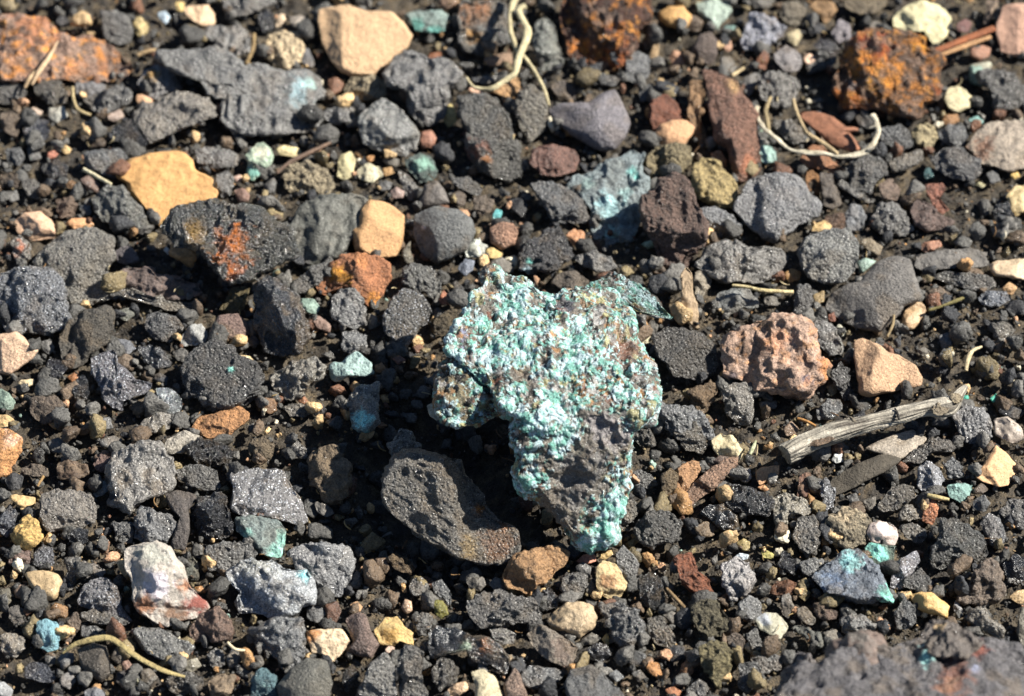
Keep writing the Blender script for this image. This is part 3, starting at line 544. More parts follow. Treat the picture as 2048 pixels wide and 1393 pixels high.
v #6f7f74;0,930 60,970 100,1020 70,1075 0,1060 -40,1000;grey-green stone at the left edge ~
r #6e5850;560,1350 620,1310 700,1320 690,1400 580,1400;brownish pink stone ~
c;590,1250 680,1220 740,1240 700,1310 600,1290;dark stone ~
g #57525a;690,110 760,80 820,120 840,180 760,200 700,180;purplish grey stone beside the curved-crack charcoal slab
w #d0d0c8;980,110 995,85 1030,120 1010,140;tiny white chip ~
c;240,660 310,640 330,700 290,740 250,710;small charcoal stone ~
g #5a5a50;700,470 790,450 810,500 760,540 710,520;small grey stone ~
b;180,1000 330,980 400,1040 360,1130 250,1160 180,1090;low brown clod of earth ~
c;280,1260 350,1230 420,1290 400,1340 310,1320;dark gritty stone ~
c;600,1120 660,1110 680,1180 620,1190;small grey stone ~
b #54493a rough;760,1050 870,990 940,1010 930,1080 820,1120;brown clod ~
c;1030,720 1090,690 1130,720 1110,790 1060,770;small black lump ~
k;1470,640 1530,620 1560,660 1530,700 1480,680;tiny black sparkling stone ~
g;700,640 780,650 820,700 770,740 700,720;brownish lilac stone ~
T 683 464
o #a8683a s.12 p0,260,60,c98a2c p190,410,50,c88436 p120,150,60,ad7448;-160,330 -100,220 0,130 100,120 220,150 290,190 290,280 240,400 180,470 150,450 60,340 0,330 -100,390;orange-rust stone with a bright yellow hollow;@the yellow-hollowed orange stone
c #3f3f40;-60,400 0,340 80,340 140,400 150,560 80,590 0,560 -60,500;rounded charcoal stone overlapping the yellow-hollowed orange stone
c #444340;370,230 430,195 530,210 600,270 600,360 550,400 480,370 370,310;dark blocky stone below the white-flecked smooth stone
r #94573c;580,410 610,345 660,400 650,440 600,440;small rust-red cone ~
k #33302e g.35;640,320 690,290 740,340 720,400 650,390;small round black stone at the corner of the turquoise-crusted rock
s #706d6a s.1;250,500 310,400 370,340 460,350 500,400 540,480 510,560 480,570 440,640 380,700 310,660 250,600;rugged silver-grey stone at the edge of the big shadow;@the rugged silver-grey stone
g #999a8c rough;730,100 780,50 830,35 870,90 860,140 780,160 740,150;pale greenish white crumbly stone ~
w #b59d68;860,110 900,90 970,130 950,165 890,160;small cream shell-like pebble ~
c #444852 g.35;690,220 740,160 800,170 790,230 740,270;bluish glinting stone ~
c #2c2c30 rough p1120,170,20,5ab0a4 p1110,225,25,8ca6ae;1050,170 1090,80 1180,30 1290,-50 1330,20 1390,100 1380,170 1290,240 1180,250 1060,230;big black craggy stone edged with a turquoise crust;@the turquoise-edged black stone
o #bb8050;1340,10 1400,-20 1460,0 1460,80 1420,110 1370,60;pinkish orange chip between the black crag and the mottled slab
c;1370,150 1450,130 1530,120 1610,150 1650,210 1600,240 1500,230 1430,200;dark craggy stone behind the turquoise-crusted rock
b #4c443c;1250,300 1300,250 1400,230 1480,290 1490,330 1440,370 1330,350;brown-grey lump leaning on the top edge of the turquoise-crusted rock
b;1870,250 1890,160 1920,190 1950,240 1920,260;small brown upright stone at the foot of the maroon-brown upright rock
r #6b4538 smooth;300,760 350,740 390,770 340,800;small red-brown pebble at the rim of the big shadow
c;0,600 80,590 150,620 150,700 60,740 0,700;grey stone above the crumbly pale turquoise stone
v #94aaa6 rough;-80,860 -70,800 0,780 90,720 170,780 190,850 120,870 40,860 0,900 -60,890;crumbly pale turquoise stone left of the big shadow;@the crumbly turquoise stone
c #57554f rough p120,1140,60,82c0ba;20,1010 70,950 130,920 230,900 240,990 210,1080 240,1150 130,1200 90,1190 50,1100;grey sponge-like stone with a turquoise foot
c;1900,1010 2000,1040 2100,1050 2200,1120 2240,1240 2100,1260 1980,1220 1900,1120;dark grey stone in the shade against the turquoise-crusted rock's right side
c;1750,1180 1850,1180 1880,1280 1800,1300 1750,1240;dark stone ~
c;880,180 960,150 1040,200 1030,250 940,240;dark stone behind the tip of the turquoise-crusted rock
b #4c4334 rough;540,540 640,480 700,470 690,560 600,620 550,600;brown clod beside the turquoise-crusted rock
c #49463f rough;280,1290 300,1240 360,1180 430,1200 470,1280 470,1391 400,1450 300,1420;dark grey knob inside the big shadow
w #cfc6a8;1780,630 1850,620 1860,650 1830,690 1790,660;small cream stone seen through the gap beside the turquoise-crusted rock
b #6a5036;200,800 240,780 270,820 240,850 200,840;tiny olive brown pebble ~
c;150,490 210,500 220,570 160,590;small dark stone ~
c;0,150 40,100 60,180 20,230 -40,200;small dark stone ~
c #3c3a34;420,40 410,100 440,190 380,190 360,120;narrow dark stone ~
c #3b3936;1830,560 1860,520 1900,560 1880,640 1840,600;dark wedge ~
T 1365 464
c s.12 #474748 rough;70,200 150,110 260,60 380,80 500,90 600,100 620,200 560,290 430,320 280,310 150,250;broad craggy charcoal rock beside the maroon-brown upright rock;@the broad craggy rock
c s.1 #454440;690,110 740,30 850,-10 990,-20 1050,40 1060,150 1030,240 960,300 850,320 750,270 710,200;rounded charcoal boulder with a short cleft in its top;@the cleft charcoal boulder
g #53504e k.75 d.35 s.15 smooth;850,460 880,370 980,320 1060,290 1180,180 1290,140 1370,160 1400,260 1440,400 1330,450 1280,520 1180,600 1050,590 980,550 900,500;broad smooth brownish grey slab holding the cream-tan oval pebble;@the broad smooth grey slab
v #9db0a2 smooth;1040,180 1100,155 1165,175 1070,260;small pale green triangular stone wedged against the cleft charcoal boulder
o #a87c40;600,250 650,215 710,240 700,290 640,310;small knobbly ochre stone ~
w #c9a780 s.1;1310,560 1320,480 1370,430 1440,420 1465,470 1420,560 1380,590 1330,595;cream-tan oval pebble at the corner of the broad smooth grey slab;@the cream-tan oval pebble
p #c79f82 s.1 d.4 k.55;1030,660 1080,640 1190,680 1230,720 1300,740 1400,800 1440,870 1430,920 1110,990 1060,970 1050,880 1030,750;pinkish tan triangular stone with a straight lower edge;@the pinkish triangular stone
o #b08c74 rough big s.08 p560,640,90,b98a6c p380,700,80,5e4a3c p640,700,22,453c3e p750,890,45,5c5258 p700,970,45,59504e p480,560,70,7a6450 p310,860,25,54484a p840,820,50,b87c4c;230,740 260,640 340,600 400,550 540,500 660,500 770,560 790,650 820,760 890,800 870,880 820,930 760,1000 680,990 520,970 420,940 330,880 250,850;large knobbly pinkish orange lump studded with dark nodules;@the nodule-studded orange lump
g #5b5c5a;190,420 210,370 300,340 400,340 450,400 460,460 350,460 300,500 220,490;domed grey stone above the nodule-studded orange lump
c;670,400 700,310 780,330 780,500 730,530 670,480;upright dark stone ~
c rough;790,540 850,530 930,590 970,680 960,740 880,750 800,680;dark gritty lump ~
c rough;880,850 950,780 1010,830 1010,930 1040,1000 980,1020 920,930;dark knobbly stone between the orange lump and the pinkish triangular stone
y #6c6550;860,930 910,910 930,960 890,990;small olive pebble ~
b #5a4a38 rough;30,960 100,930 170,890 220,950 160,1060 110,1110 50,1030;brown mossy stone ~
c s.1 k.15;230,960 300,900 380,900 410,970 420,1100 400,1160 330,1160 260,1080;upright black block in the shadow under the nodule-studded orange lump
c #2e2e30 s.08;-180,640 -110,570 0,580 130,620 200,690 215,800 200,850 60,880 -60,870 -100,800 -160,740;black finely pitted egg-shaped rock beside the turquoise-crusted rock;@the pitted black egg-shaped rock
c;800,1060 870,1000 950,1010 960,1060 900,1120 810,1130;dark stone behind the weathered branch ~
k;1010,1040 1080,1000 1140,1050 1080,1080;small black stone behind the weathered branch ~
g #7c7266 smooth k.85 d.2;1080,1300 1250,1220 1380,1185 1470,1240 1420,1310 1300,1370 1180,1330;flat smooth brown-grey stone striped by the branch's shadow
c #434346 k.5;1340,1350 1400,1300 1500,1230 1600,1250 1650,1300 1600,1330 1530,1290 1430,1391 1300,1391;curled dark stone in front of the branch's thin end
c #404550 s.1;1620,1100 1700,1030 1800,1060 1850,1140 1860,1230 1790,1290 1700,1260 1640,1180;rounded blue-black stone at the thin end of the weathered branch
w #b0a294 rough;1860,1120 1950,1110 2040,1180 2048,1250 1990,1280 1880,1230;crumbly greyish white stone ~
t #d0a880 k.6 d.3 s.1;1755,1470 1880,1280 1940,1320 2000,1391 2007,1430 1950,1520 1900,1530 1800,1500;pale peach angular stone near the right edge below the branch;@the pale peach angular stone
w #cfc09c rough;170,1250 220,1215 300,1220 370,1310 340,1370 280,1391 200,1340;knobbly cream stone ~
b #66564e smooth;150,1391 220,1340 320,1360 340,1400 260,1430 180,1430;brownish pebble touching the knobbly cream stone ~
g #605b56 k.6 s.2;1380,210 1400,140 1560,120 1700,100 1830,130 1840,210 1700,220 1530,230 1440,240;long grey ledge ~
c;1480,270 1600,240 1720,240 1850,270 1880,330 1800,370 1600,320;dark grey lump ~
w #cfb594;1840,200 1900,170 2100,160 2130,230 2100,290 2000,285 1870,270;elongated cream stone cut by the right edge;@the elongated cream stone
o #c49660;1910,340 1960,300 2010,330 1980,380 1930,370;small orange-cream pebble ~
k #24262e g.25;1920,440 1990,410 2100,420 2130,480 2100,510 1960,490;blue-black glossy lump at the right edge
c #35383f;1760,400 1830,350 1940,360 1980,400 1900,450 1800,440;dark bluish stone ~
b;1450,370 1540,330 1610,370 1590,420 1490,440;brown-grey stone ~
c;1850,560 1930,530 2000,590 1960,640 1870,640;dark square-edged stone ~
w #e4e4e0;890,1370 910,1330 960,1330 970,1380 920,1391;bright white chip ~
w #b0ac98;920,570 940,550 1000,610 960,630;small pale grey chip ~
r #8a5a44;1420,100 1450,60 1540,50 1560,90 1460,130;small brick-red stone ~
b #5f5648;1060,60 1120,30 1200,90 1180,150 1110,110;olive-brown stone ~
r #6b3c2c;870,500 910,480 925,540 880,540;tiny red-brown crumb ~
p #8a7264;600,1180 650,1130 700,1180 690,1210 620,1230;small pinkish grey stone by the thick end of the branch
c;460,1020 570,1010 560,1060 470,1070;flat dark stone ~
c;1400,710 1450,690 1490,720 1440,750;small dark stone ~
v #4ba890;1655,975 1700,950 1720,1000 1680,1020;tiny green-turquoise crumb ~
v #58b09a;1840,1000 1880,970 1915,1010 1860,1025;tiny green-turquoise crumb ~
c;1260,980 1320,955 1340,1000 1290,1010;small dark stone ~
c;-30,1090 60,1090 130,1200 150,1300 120,1330 20,1310 -60,1200;dark grey stone with a fine-grained face below the pitted black egg-shaped rock
c;480,400 560,380 580,440 500,450;small dark stone ~
c;1530,620 1600,600 1620,680 1560,720;small dark lump ~
k;1890,1060 1980,1040 2060,1080 2010,1130 1900,1100;dark stone ~
r #6b6056;80,240 170,230 180,300 120,400 80,390 60,300;brown flake behind the pale wood splinter
c;560,200 640,130 620,220;tiny dark chip ~
r #7a6648;780,380 850,350 850,420 800,440;small brown crumb ~
T 1365 464
d #b39c80 k.2 s.05 d.25;0,330 -20,260 30,200 60,270 60,340 90,440 105,590 70,590 20,520 -10,420;upright weathered pale wood splinter at the foot of the maroon-brown upright rock
d #5e564a k.75 d.2 s.1 smooth;865,1570 900,1470 1040,1395 1200,1330 1330,1360 1200,1450 930,1580;flat dark wood-like slab in the shade below the weathered branch
T 0 929
w #c4a574;50,190 100,180 210,195 210,240 170,290 130,280;cream triangular pebble above the pear-shaped yellowish stone
y #b3935a smooth s.05;70,430 130,310 180,295 230,350 260,430 250,480 190,525 110,510;pear-shaped yellowish stone near the left edge, pointed end up;@the pear-shaped yellowish stone
w #d3b68c smooth;145,660 200,635 280,640 340,655 380,700 350,780 330,810 210,830 200,780;bright cream stone with a brownish stain;@the bright cream stone
r #6e5a52 smooth;80,750 110,720 160,720 190,780 150,820 90,800;round brownish bead with a small hole
c #4e4c4b rough s.1;650,-20 700,-90 850,-150 960,-140 1040,-50 1050,40 1030,120 950,170 870,210 830,250 780,330 700,260 650,250 660,100;craggy grey rock split by a dark vertical groove;@the grooved grey rock
c #474340;240,180 330,150 480,160 560,210 580,330 500,390 380,400 280,420 230,300;dark crumbly stone beside the pear-shaped yellowish stone
s #9aa6ac g.3;550,210 570,140 650,80 660,150 610,190;bluish silver chip ~
g #4e4847 smooth k.7;980,180 1060,155 1180,180 1170,230 1130,270 1140,400 1110,520 1040,520 1010,470 1050,400 1080,320 1020,270;smooth dark brownish column between two black crags
k rough g.25;1150,260 1200,210 1290,160 1360,190 1390,300 1400,400 1370,440 1260,470 1190,430 1150,350;coarse glittering black rock above the lumpy dark stone;@the glittering black rock
c #43464c rough s.1;800,440 810,330 850,260 900,250 950,300 1040,310 1060,370 1010,470 950,470 880,480;bluish black crag behind the pink and white quartz rock
c;670,350 800,345 800,480 750,480 700,450;dark fine-grained stone ~
s #5f5c5c k.65 d.35 s.1;1380,50 1520,20 1700,30 1750,120 1800,200 1850,340 1780,370 1720,350 1600,320 1440,320 1380,270 1400,180;long charcoal-grey slab slanting behind the green-coated stone;@the slanting grey slab
c;1060,30 1150,0 1300,30 1320,150 1250,160 1130,130 1050,80;dark glittering stone above the glittering black rock
g #56625f k.6 d.35 s.08 p1480,420,50,75a598 p1650,540,50,8cbcae p1690,440,40,6c9488;1405,320 1500,310 1660,330 1720,390 1700,470 1690,560 1640,570 1560,540 1520,470 1420,410;triangular stone coated with dull green at the foot of the slanting grey slab;@the green-coated stone
s #9097a0 rough s.08 g.3 p1820,650,40,8acbd0 p1560,620,120,85857f;1360,640 1410,590 1480,570 1640,560 1740,620 1850,620 1880,700 1880,830 1790,880 1640,950 1560,900 1430,900 1390,820 1430,770 1370,700;pale bluish silver rock glittering like foil;@the bluish silver rock
w #c4bcb4 s.05 k.35 big p950,740,110,d6cdd2 p1180,820,90,8a4638 p1020,900,90,6f5440 p1110,740,60,b58262 p920,530,90,b2b0a2 p780,600,30,55585c p880,840,70,8a5c3c;740,510 800,485 940,455 1020,500 1060,560 1110,640 1150,740 1210,800 1260,860 1180,920 1100,930 1000,970 920,940 830,880 790,790 790,700 740,620;pink and white quartz rock with a rusty red corner;@the pink and white quartz rock
c;1215,510 1350,470 1480,470 1550,530 1520,570 1400,600 1340,650 1250,640 1230,590;lumpy dark stone behind the bluish silver rock
o #a8743a;1160,735 1210,730 1240,770 1200,780;tiny orange pebble ~
r #5a443c s.1;1130,990 1200,890 1320,850 1380,920 1410,1010 1390,1060 1300,1070 1220,1060 1150,1070;rounded reddish brown stone touching the rusty corner of the quartz rock;@the rounded reddish brown stone
c #47443f k.5 s.1;780,1000 860,965 960,980 1080,1050 1180,1100 1120,1160 1040,1180 980,1170 860,1120;long dark stone pointing downhill below the quartz rock;@the long dark stone
s #85848c k.45 s.1 g.35;455,820 480,750 550,690 640,680 700,740 720,820 740,870 800,940 760,950 640,890 560,870 470,850;lilac silver flaky stone resting on a dark splinter;@the lilac flaky stone
c k.6;480,890 560,870 760,940 800,950 720,970 580,960 500,930;dark wood-grained splinter under the lilac flaky stone
v #86aeb8 s.05 k.25;215,940 280,920 350,950 365,1020 350,1110 290,1135 220,1090;vivid sky-blue crusted stone below a dark cap stone;@the sky-blue stone
k;180,850 250,830 300,900 280,930 200,940;dark cap stone on top of the sky-blue stone
b #7c5e40;290,860 340,830 410,860 400,920 330,930;small orange-brown stone ~
b #5b5048;380,1040 390,950 460,880 490,960 440,1050 400,1080;brown-grey wedge ~
c;490,960 560,975 650,1000 640,1040 520,1050 480,1030;dark stone just behind the dry grass blade
g #3f3b38 smooth s.1;460,1110 560,1070 640,1090 660,1190 660,1260 610,1310 530,1270 480,1200;smooth dark brown rounded stone under the bent grass blade
c rough;1500,1000 1640,930 1800,920 1830,1000 1850,1120 1790,1200 1720,1250 1660,1180 1560,1100;big dark rugged block below the bluish silver rock;@the dark rugged block
w #d8c0a0 s.05 p1860,1020,50,bd8450;1835,1005 1930,985 2048,990 2100,1060 2048,1140 1990,1190 1940,1140 1870,1140;bright cream rock with an orange rim;@the orange-rimmed cream rock
g #504f49 smooth s.1;1660,1330 1740,1230 1840,1160 1960,1180 2000,1310 1980,1400 1900,1500 1700,1500;broad olive-grey dome at the bottom edge below the orange-rimmed cream rock
v #5f7c84 rough;1500,1290 1540,1240 1600,1225 1650,1280 1660,1391 1600,1450 1500,1420;bluish stone with turquoise edges at the bottom edge
c #4b4948 rough;1720,540 1820,470 1950,470 2050,500 2100,640 2040,790 1940,790 1890,700 1780,620;large dark gritty rock beside the bluish silver rock
c;1240,1140 1290,1100 1340,1120 1350,1200 1300,1240 1250,1200;round black pebble ~
c;1350,1150 1400,1120 1450,1160 1430,1220 1370,1220;round black pebble ~
b #7c7668;1110,1180 1180,1160 1210,1210 1150,1250 1110,1230;pale brown crumb ~
w #9c7c6c smooth;725,1190 770,1170 795,1210 770,1260 735,1250;small pinkish pebble with a brown side
y #8a8a78 smooth;780,1280 810,1265 835,1300 810,1340 785,1330;small greenish grey bead ~
k #262830;700,1250 750,1230 780,1290 740,1330 690,1310;small blue-black stone ~
k #43454e g.3;150,1220 200,1180 280,1200 350,1280 310,1320 220,1310 150,1280;bluish glinting stone ~
c;340,1170 380,1130 450,1130 440,1190 380,1240;grey-brown lump under the end of the dry grass blade
c;0,1030 60,1010 140,1030 160,1100 100,1160 10,1140;dark knobbly stone ~
b #5a5550;50,860 110,840 160,880 150,950 80,970 50,920;round grey-brown pebble ~
c;120,960 170,960 200,1010 150,1040;small dark pebble ~
w #8c8c8c;-20,1391 -40,1320 20,1300 80,1350 60,1420;dull orange-grey stone at the bottom left corner
r #5b4642;60,540 110,510 190,520 190,590 110,620 50,600;dark reddish stone below the pear-shaped yellowish stone
s #68666a;200,540 250,480 320,500 320,600 260,630 200,600;silver-grey faceted stone ~
c k.3 g.5;380,560 480,560 470,650 440,750 380,760 400,650;upright charred splinter-like stone beside the bright cream stone
c #3f4046;480,620 500,580 590,600 640,650 580,700 520,690;dark rounded stone above the lilac flaky stone
c;1000,1280 1120,1250 1230,1270 1220,1350 1100,1391 1010,1360;dark flat stone ~
b #5a4c3c rough;1240,1300 1310,1260 1410,1270 1390,1380 1260,1391;brown stone at the bottom edge ~
c;1490,1160 1560,1140 1590,1200 1540,1230;small grey stone ~
c;1420,1220 1480,1200 1520,1240 1480,1280 1430,1270;small grey stone ~
g #45483f;1090,580 1160,550 1190,600 1190,690 1140,700 1100,650;olive-grey stone behind the quartz rock's shoulder
o #a07040;570,400 600,390 650,400 640,435 580,430;small oblong orange pebble ~
r #6b4a36;590,480 640,440 660,470 650,530 610,550;small rust-brown pebble ~
k;400,420 460,380 530,400 530,460 470,490 410,470;glinting black stone ~
b #5f4c3c rough;340,0 420,-30 520,10 530,60 440,100 350,90;brown clod ~
b #5c5248;120,20 200,-10 290,20 290,80 200,80 130,60;flat brown stone ~
k;20,90 80,40 140,70 130,150 60,160;small glinting dark stone ~
b #5c4a44;560,0 600,-60 700,-40 700,20 650,60 580,40;reddish brown lump ~
b #574a3a rough;1840,60 1860,-60 2000,-120 2090,0 2100,200 2040,230 1950,230 1900,140 1850,130;crumbly brown earth clod with a rust spot beside the slanting grey slab
c #2f3440;0,310 60,240 110,290 90,380 40,440 -20,400;dark bluish stone at the left edge
c;1880,220 1960,240 2010,290 1960,320 1900,290;dark pebble ~
k;1950,1220 1990,1180 2020,1220 2000,1260 1960,1250;tiny black glossy bead ~
r #53382e;1940,840 2020,820 2048,880 2020,950 1960,930;small dark red stone ~
c;1840,860 1930,840 1960,900 1900,960 1840,930;dark crumbly stone ~
b #4f4a3f;0,750 60,740 70,820 20,880 -20,840;olive-brown stone at the left edge
g #5a5654;360,1270 420,1240 460,1300 420,1350 360,1330;small grey pebble ~
c #3b4250;500,1360 570,1330 640,1370 620,1430 520,1430;dark bluish stone at the bottom edge
c;840,1240 900,1220 950,1280 900,1320 850,1300;small dark stone ~
c #484039;700,1090 750,1110 750,1180 700,1200 660,1160;small dark brown stone ~
T 683 929
c #403e3c big s.05 k.4 h1.15 d.45 p940,470,120,644c3a p760,520,80,6c5c40 p830,270,40,945f28 p980,370,30,985f2e;240,100 290,0 380,-80 600,-60 720,-30 740,60 860,180 870,240 950,340 1030,380 1070,480 1050,550 980,590 840,590 700,560 560,490 440,420 300,300 250,220;large curved charcoal rock with an orange-stained end, half in shadow;@the curved charcoal rock
o #9c7448 rough k.45 s.05;960,640 1040,550 1200,490 1300,490 1375,530 1350,600 1260,690 1180,740 1110,780 1000,740 960,690;ochre-brown lozenge-shaped rock leaning on the curved charcoal rock;@the ochre lozenge rock
w #c9b184 s.05 k.2 p1600,690,60,a07a54;1530,620 1570,575 1640,590 1680,650 1725,720 1680,790 1640,825 1560,790 1525,740;cream stone with a brown hollow;@the cream stone with brown hollow
w #c9af8c smooth s.12;1225,940 1260,890 1340,835 1440,825 1510,850 1540,920 1500,1000 1430,1045 1350,1020 1260,990;smooth pale tan oval pebble;@the smooth pale oval pebble
p #b87a64;1400,585 1450,540 1520,540 1530,580 1480,600;small salmon pink stone under the turquoise-crusted rock's leg
w #b59c6c;1530,560 1560,530 1620,510 1630,540 1580,575;small cream-yellow chip under the turquoise-crusted rock's leg
c rough s.08 #3d3e42;740,850 800,790 950,770 1080,790 1170,830 1215,900 1190,970 1050,960 970,980 900,980 830,1000 770,920;rugged blue-black oval rock below the ochre lozenge rock;@the rugged oval rock
c;880,980 980,980 1050,1020 1040,1080 950,1080 900,1040;dark stone beneath the rugged oval rock
w #cdb078 p280,1030,60,a8803c;190,1000 260,920 330,910 380,970 430,1010 430,1090 350,1060 310,1090 230,1080;yellowish cream crystalline stone with an amber hollow;@the amber-hollowed stone
r #5c4a48 smooth k.5;20,930 100,880 150,900 180,1000 230,1080 180,1170 90,1150 20,1120 70,1080 50,1000;smooth mauve-brown flake with a waisted outline
p #b3978c;260,1110 290,1080 320,1100 310,1150 270,1150;tiny pinkish grey bead ~
c k.2 #4a4845 s.05;130,1300 170,1200 260,1130 320,1200 330,1391 300,1450 120,1450 80,1391;upright dark stone, the browner of two side by side at the bottom edge
c k.2 #494a4d s.05;340,1120 420,1080 500,1120 480,1250 510,1391 500,1450 350,1450 330,1250;upright dark stone with smooth front, the greyer of two side by side
k #2a2c30 g.2 s.05 k.4 h1.3 p850,1110,60,8a5630 p750,1090,40,7f9a84;560,970 680,980 780,1030 880,1030 960,1090 1010,1180 1000,1260 960,1280 900,1200 800,1190 740,1090 640,1050 600,1130 540,1170 510,1100 520,1010;arched glossy black slag with a rusty rosette;@the glossy black arch
c s.05;540,1220 590,1160 660,1170 700,1220 690,1290 640,1340 580,1360 540,1290;smooth-faced dark stone in the crook of the glossy black arch
w #d2c4a2 s.05;770,1240 850,1225 910,1260 950,1340 970,1400 900,1450 790,1450 800,1330;cream white stone cut by the bottom edge beside the glossy black arch;@the bottom cream stone
w #c9a988;620,1380 660,1320 750,1300 770,1350 700,1391 640,1420;pale peach chip at the bottom edge next to the cream white stone
r #7a645e smooth k.5;970,1320 1040,1215 1070,1260 1100,1340 1130,1420 980,1430;mauve-pink triangular flake at the bottom edge
g #5c554e k.5 s.05 p1340,1220,22,3a2418 p1330,1100,90,5c5047;1110,1020 1190,965 1270,1000 1360,1050 1420,1100 1400,1180 1360,1230 1280,1200 1200,1150 1140,1090;brown-grey flat stone with a round rusty hole
c k.6;1070,1270 1130,1210 1250,1220 1350,1240 1280,1330 1180,1350 1100,1330;flat layered dark stone below the flat stone with the rusty hole
g #4f5052 s.05;1350,1300 1380,1240 1500,1220 1580,1260 1680,1360 1700,1450 1350,1450;big smooth grey stone cut by the bottom edge;@the bottom smooth grey stone
c rough;1550,830 1680,820 1760,860 1830,960 1820,1040 1720,1100 1640,1060 1580,960;big dark gritty stone beside the smooth pale oval pebble
c;1830,920 1920,910 2010,1060 1980,1110 1880,1080 1830,1000;slanting dark stone ~
k #24262a g.25;1780,680 1880,640 1940,760 1960,830 1880,880 1790,840;glossy black rounded stone ~
c k.2;1640,540 1690,485 1760,560 1780,600 1760,740 1700,700 1650,600;upright dark grained stone behind the cream stone with brown hollow
c rough;1310,690 1360,650 1470,670 1470,720 1440,800 1360,830 1320,780;dark rough stone beside the cream stone with brown hollow
c;1400,610 1450,580 1500,620 1490,680 1420,670;dark rough stone ~
k g.2;1190,770 1240,730 1300,790 1300,860 1230,880 1180,830;glossy black facet stone ~
k #55565a g.2;880,720 920,670 990,700 1000,760 940,770;silvery glinting black chip under the ochre lozenge rock
c;730,680 850,675 870,720 830,770 770,740;flat dark stone ~
b #5c4c38 rough;270,570 320,530 400,560 450,630 420,670 330,640;layered brown bark-like chip below the big shadow
b #5c4a3a rough;200,560 270,560 290,620 260,660 210,620;small brown crumb ~
o #b4894e;355,710 380,710 395,770 365,770;tiny orange sliver ~
p #b89a88 smooth;355,860 380,805 420,820 425,880 390,905;small pinkish white pebble ~
o #b08458;50,840 90,820 130,850 110,890 60,880;tiny peach-orange pebble ~
y #6f6a34 rough;540,840 570,810 610,820 650,900 600,940 560,900;small moss-yellow stone ~
c;400,740 420,690 490,680 530,740 500,790 430,790;dark knobbly stone ~
c;540,710 600,690 660,780 650,860 610,810 550,780;grey upright stone ~
c rough;430,940 480,890 550,910 540,980 470,1040 440,1000;dark crumbly lump ~
c;-40,520 40,490 80,540 90,620 30,740 -40,720;dark fine-grained stone beside the big shadow
k g.3;10,1240 60,1200 110,1250 100,1320 40,1370 0,1330;small bluish black stone ~
p #cda48c;-30,1100 -60,1000 0,990 50,1060 60,1100 0,1130;small piece of pale peach stone ~
c #3f3f3f;1750,380 1830,280 1950,280 2050,340 2030,460 1940,480 1860,510 1790,450;dark grey crag right of the turquoise-crusted rock's leg
c;1680,240 1750,200 1800,270 1750,340 1690,370 1660,350;grey stone hugging the turquoise-crusted rock's leg
c;1420,1060 1500,1010 1560,1030 1520,1080 1440,1090;small dark flat stone ~
w #b59a64;1560,1050 1590,1010 1615,1060 1590,1100;small yellowish sliver ~
k;1470,1110 1520,1070 1590,1080 1620,1150 1550,1200 1490,1170;round black stone ~
c;1690,1150 1750,1110 1830,1140 1820,1200 1740,1210;dark stone ~
k;1940,1130 1990,1080 2060,1090 2060,1170 1980,1190;black glossy round stone ~
o #a8743c;1825,1220 1850,1180 1900,1190 1930,1270 1900,1290 1840,1250;small orange stone ~
o #a3663c;1940,1350 1990,1330 2040,1360 2030,1391 1960,1391;small rust-orange stone at the bottom edge ~
g #77736a;1630,1170 1650,1130 1700,1190 1680,1220;small pale grey chip ~
c;1900,880 1960,870 2050,920 2050,980 1980,960;pale-edged dark stone ~
y #8a7860;980,1150 1020,1140 1040,1180 1010,1210;tiny yellow-brown bead ~
c;880,1150 960,1110 1000,1140 960,1150;tiny dark chip ~
c;1590,1260 1650,1230 1700,1280 1650,1310;small dark stone ~
c;1730,1250 1790,1230 1830,1280 1780,1310;small dark stone ~
c;1500,690 1530,760 1490,790 1460,760;small dark stone ~
b #6a5a44;1920,60 1970,20 2020,60 2000,180 1970,240 1920,200;yellow-brown knobbly stone ~
c;1720,60 1790,30 1860,60 1900,120 1840,150 1760,130;dark lumpy stone ~
T 1365 929
r #77594a k.6 g.7;-20,230 60,130 160,20 260,-40 340,-50 330,20 200,130 120,200 20,280;reddish-brown bark-like slab pointing uphill;@the bark-like slab
o #a87a4e rough k.4;-90,130 -30,20 30,-20 110,-10 120,20 70,110 10,180 -40,200;orange and black knobbly stone beside the reddish-brown bark-like slab
k #25282f g.3 rough s.05;245,160 290,120 400,130 500,170 540,230 520,320 430,310 310,280 240,220;blue-black glittering rock, the thicker of a pair lying end to end;@the blue-black pair
k #26282c g.3 rough s.05;90,290 160,240 250,240 330,310 340,380 260,400 180,340;blue-black glittering rock, the slimmer of a pair lying end to end
c #4b4a46 s.05;540,200 620,165 720,200 780,270 750,310 680,310 640,350 600,400 550,370 540,280;dark grey angular stone beside the blue-black glittering pair
c rough s.05;670,400 690,320 780,300 820,370 830,470 790,550 700,520 660,470;dark rough stone beside the granular olive-grey stone
y #7a705e rough s.05 p990,300,80,b3a184;840,380 880,300 950,255 1050,270 1140,330 1120,400 1080,490 1000,520 920,480 850,440;granular olive-grey stone with a cream cap;@the cream-capped granular stone
w #b8a79c s.05 p1180,400,60,c9b9b0;1100,400 1120,360 1180,335 1270,360 1300,420 1280,490 1200,480 1120,460;pale pink knobbly quartz sitting on a turquoise-streaked stone
v #5f6c62 p1150,510,50,86d0c0 p1200,560,40,7cc0b4;1085,500 1120,470 1200,480 1280,490 1260,600 1230,650 1150,600 1100,560;dark stone streaked with turquoise under the pale pink quartz
g #5f646c s.05 k.45 big p1010,580,60,86b8b8 p1230,780,60,7fc0b0 p900,700,90,5c6b80;770,680 860,590 980,520 1050,520 1120,570 1180,620 1220,720 1280,790 1260,835 1160,820 1080,840 960,800 870,780;broad blue-grey rock dusted with turquoise along its edges;@the turquoise-dusted rock
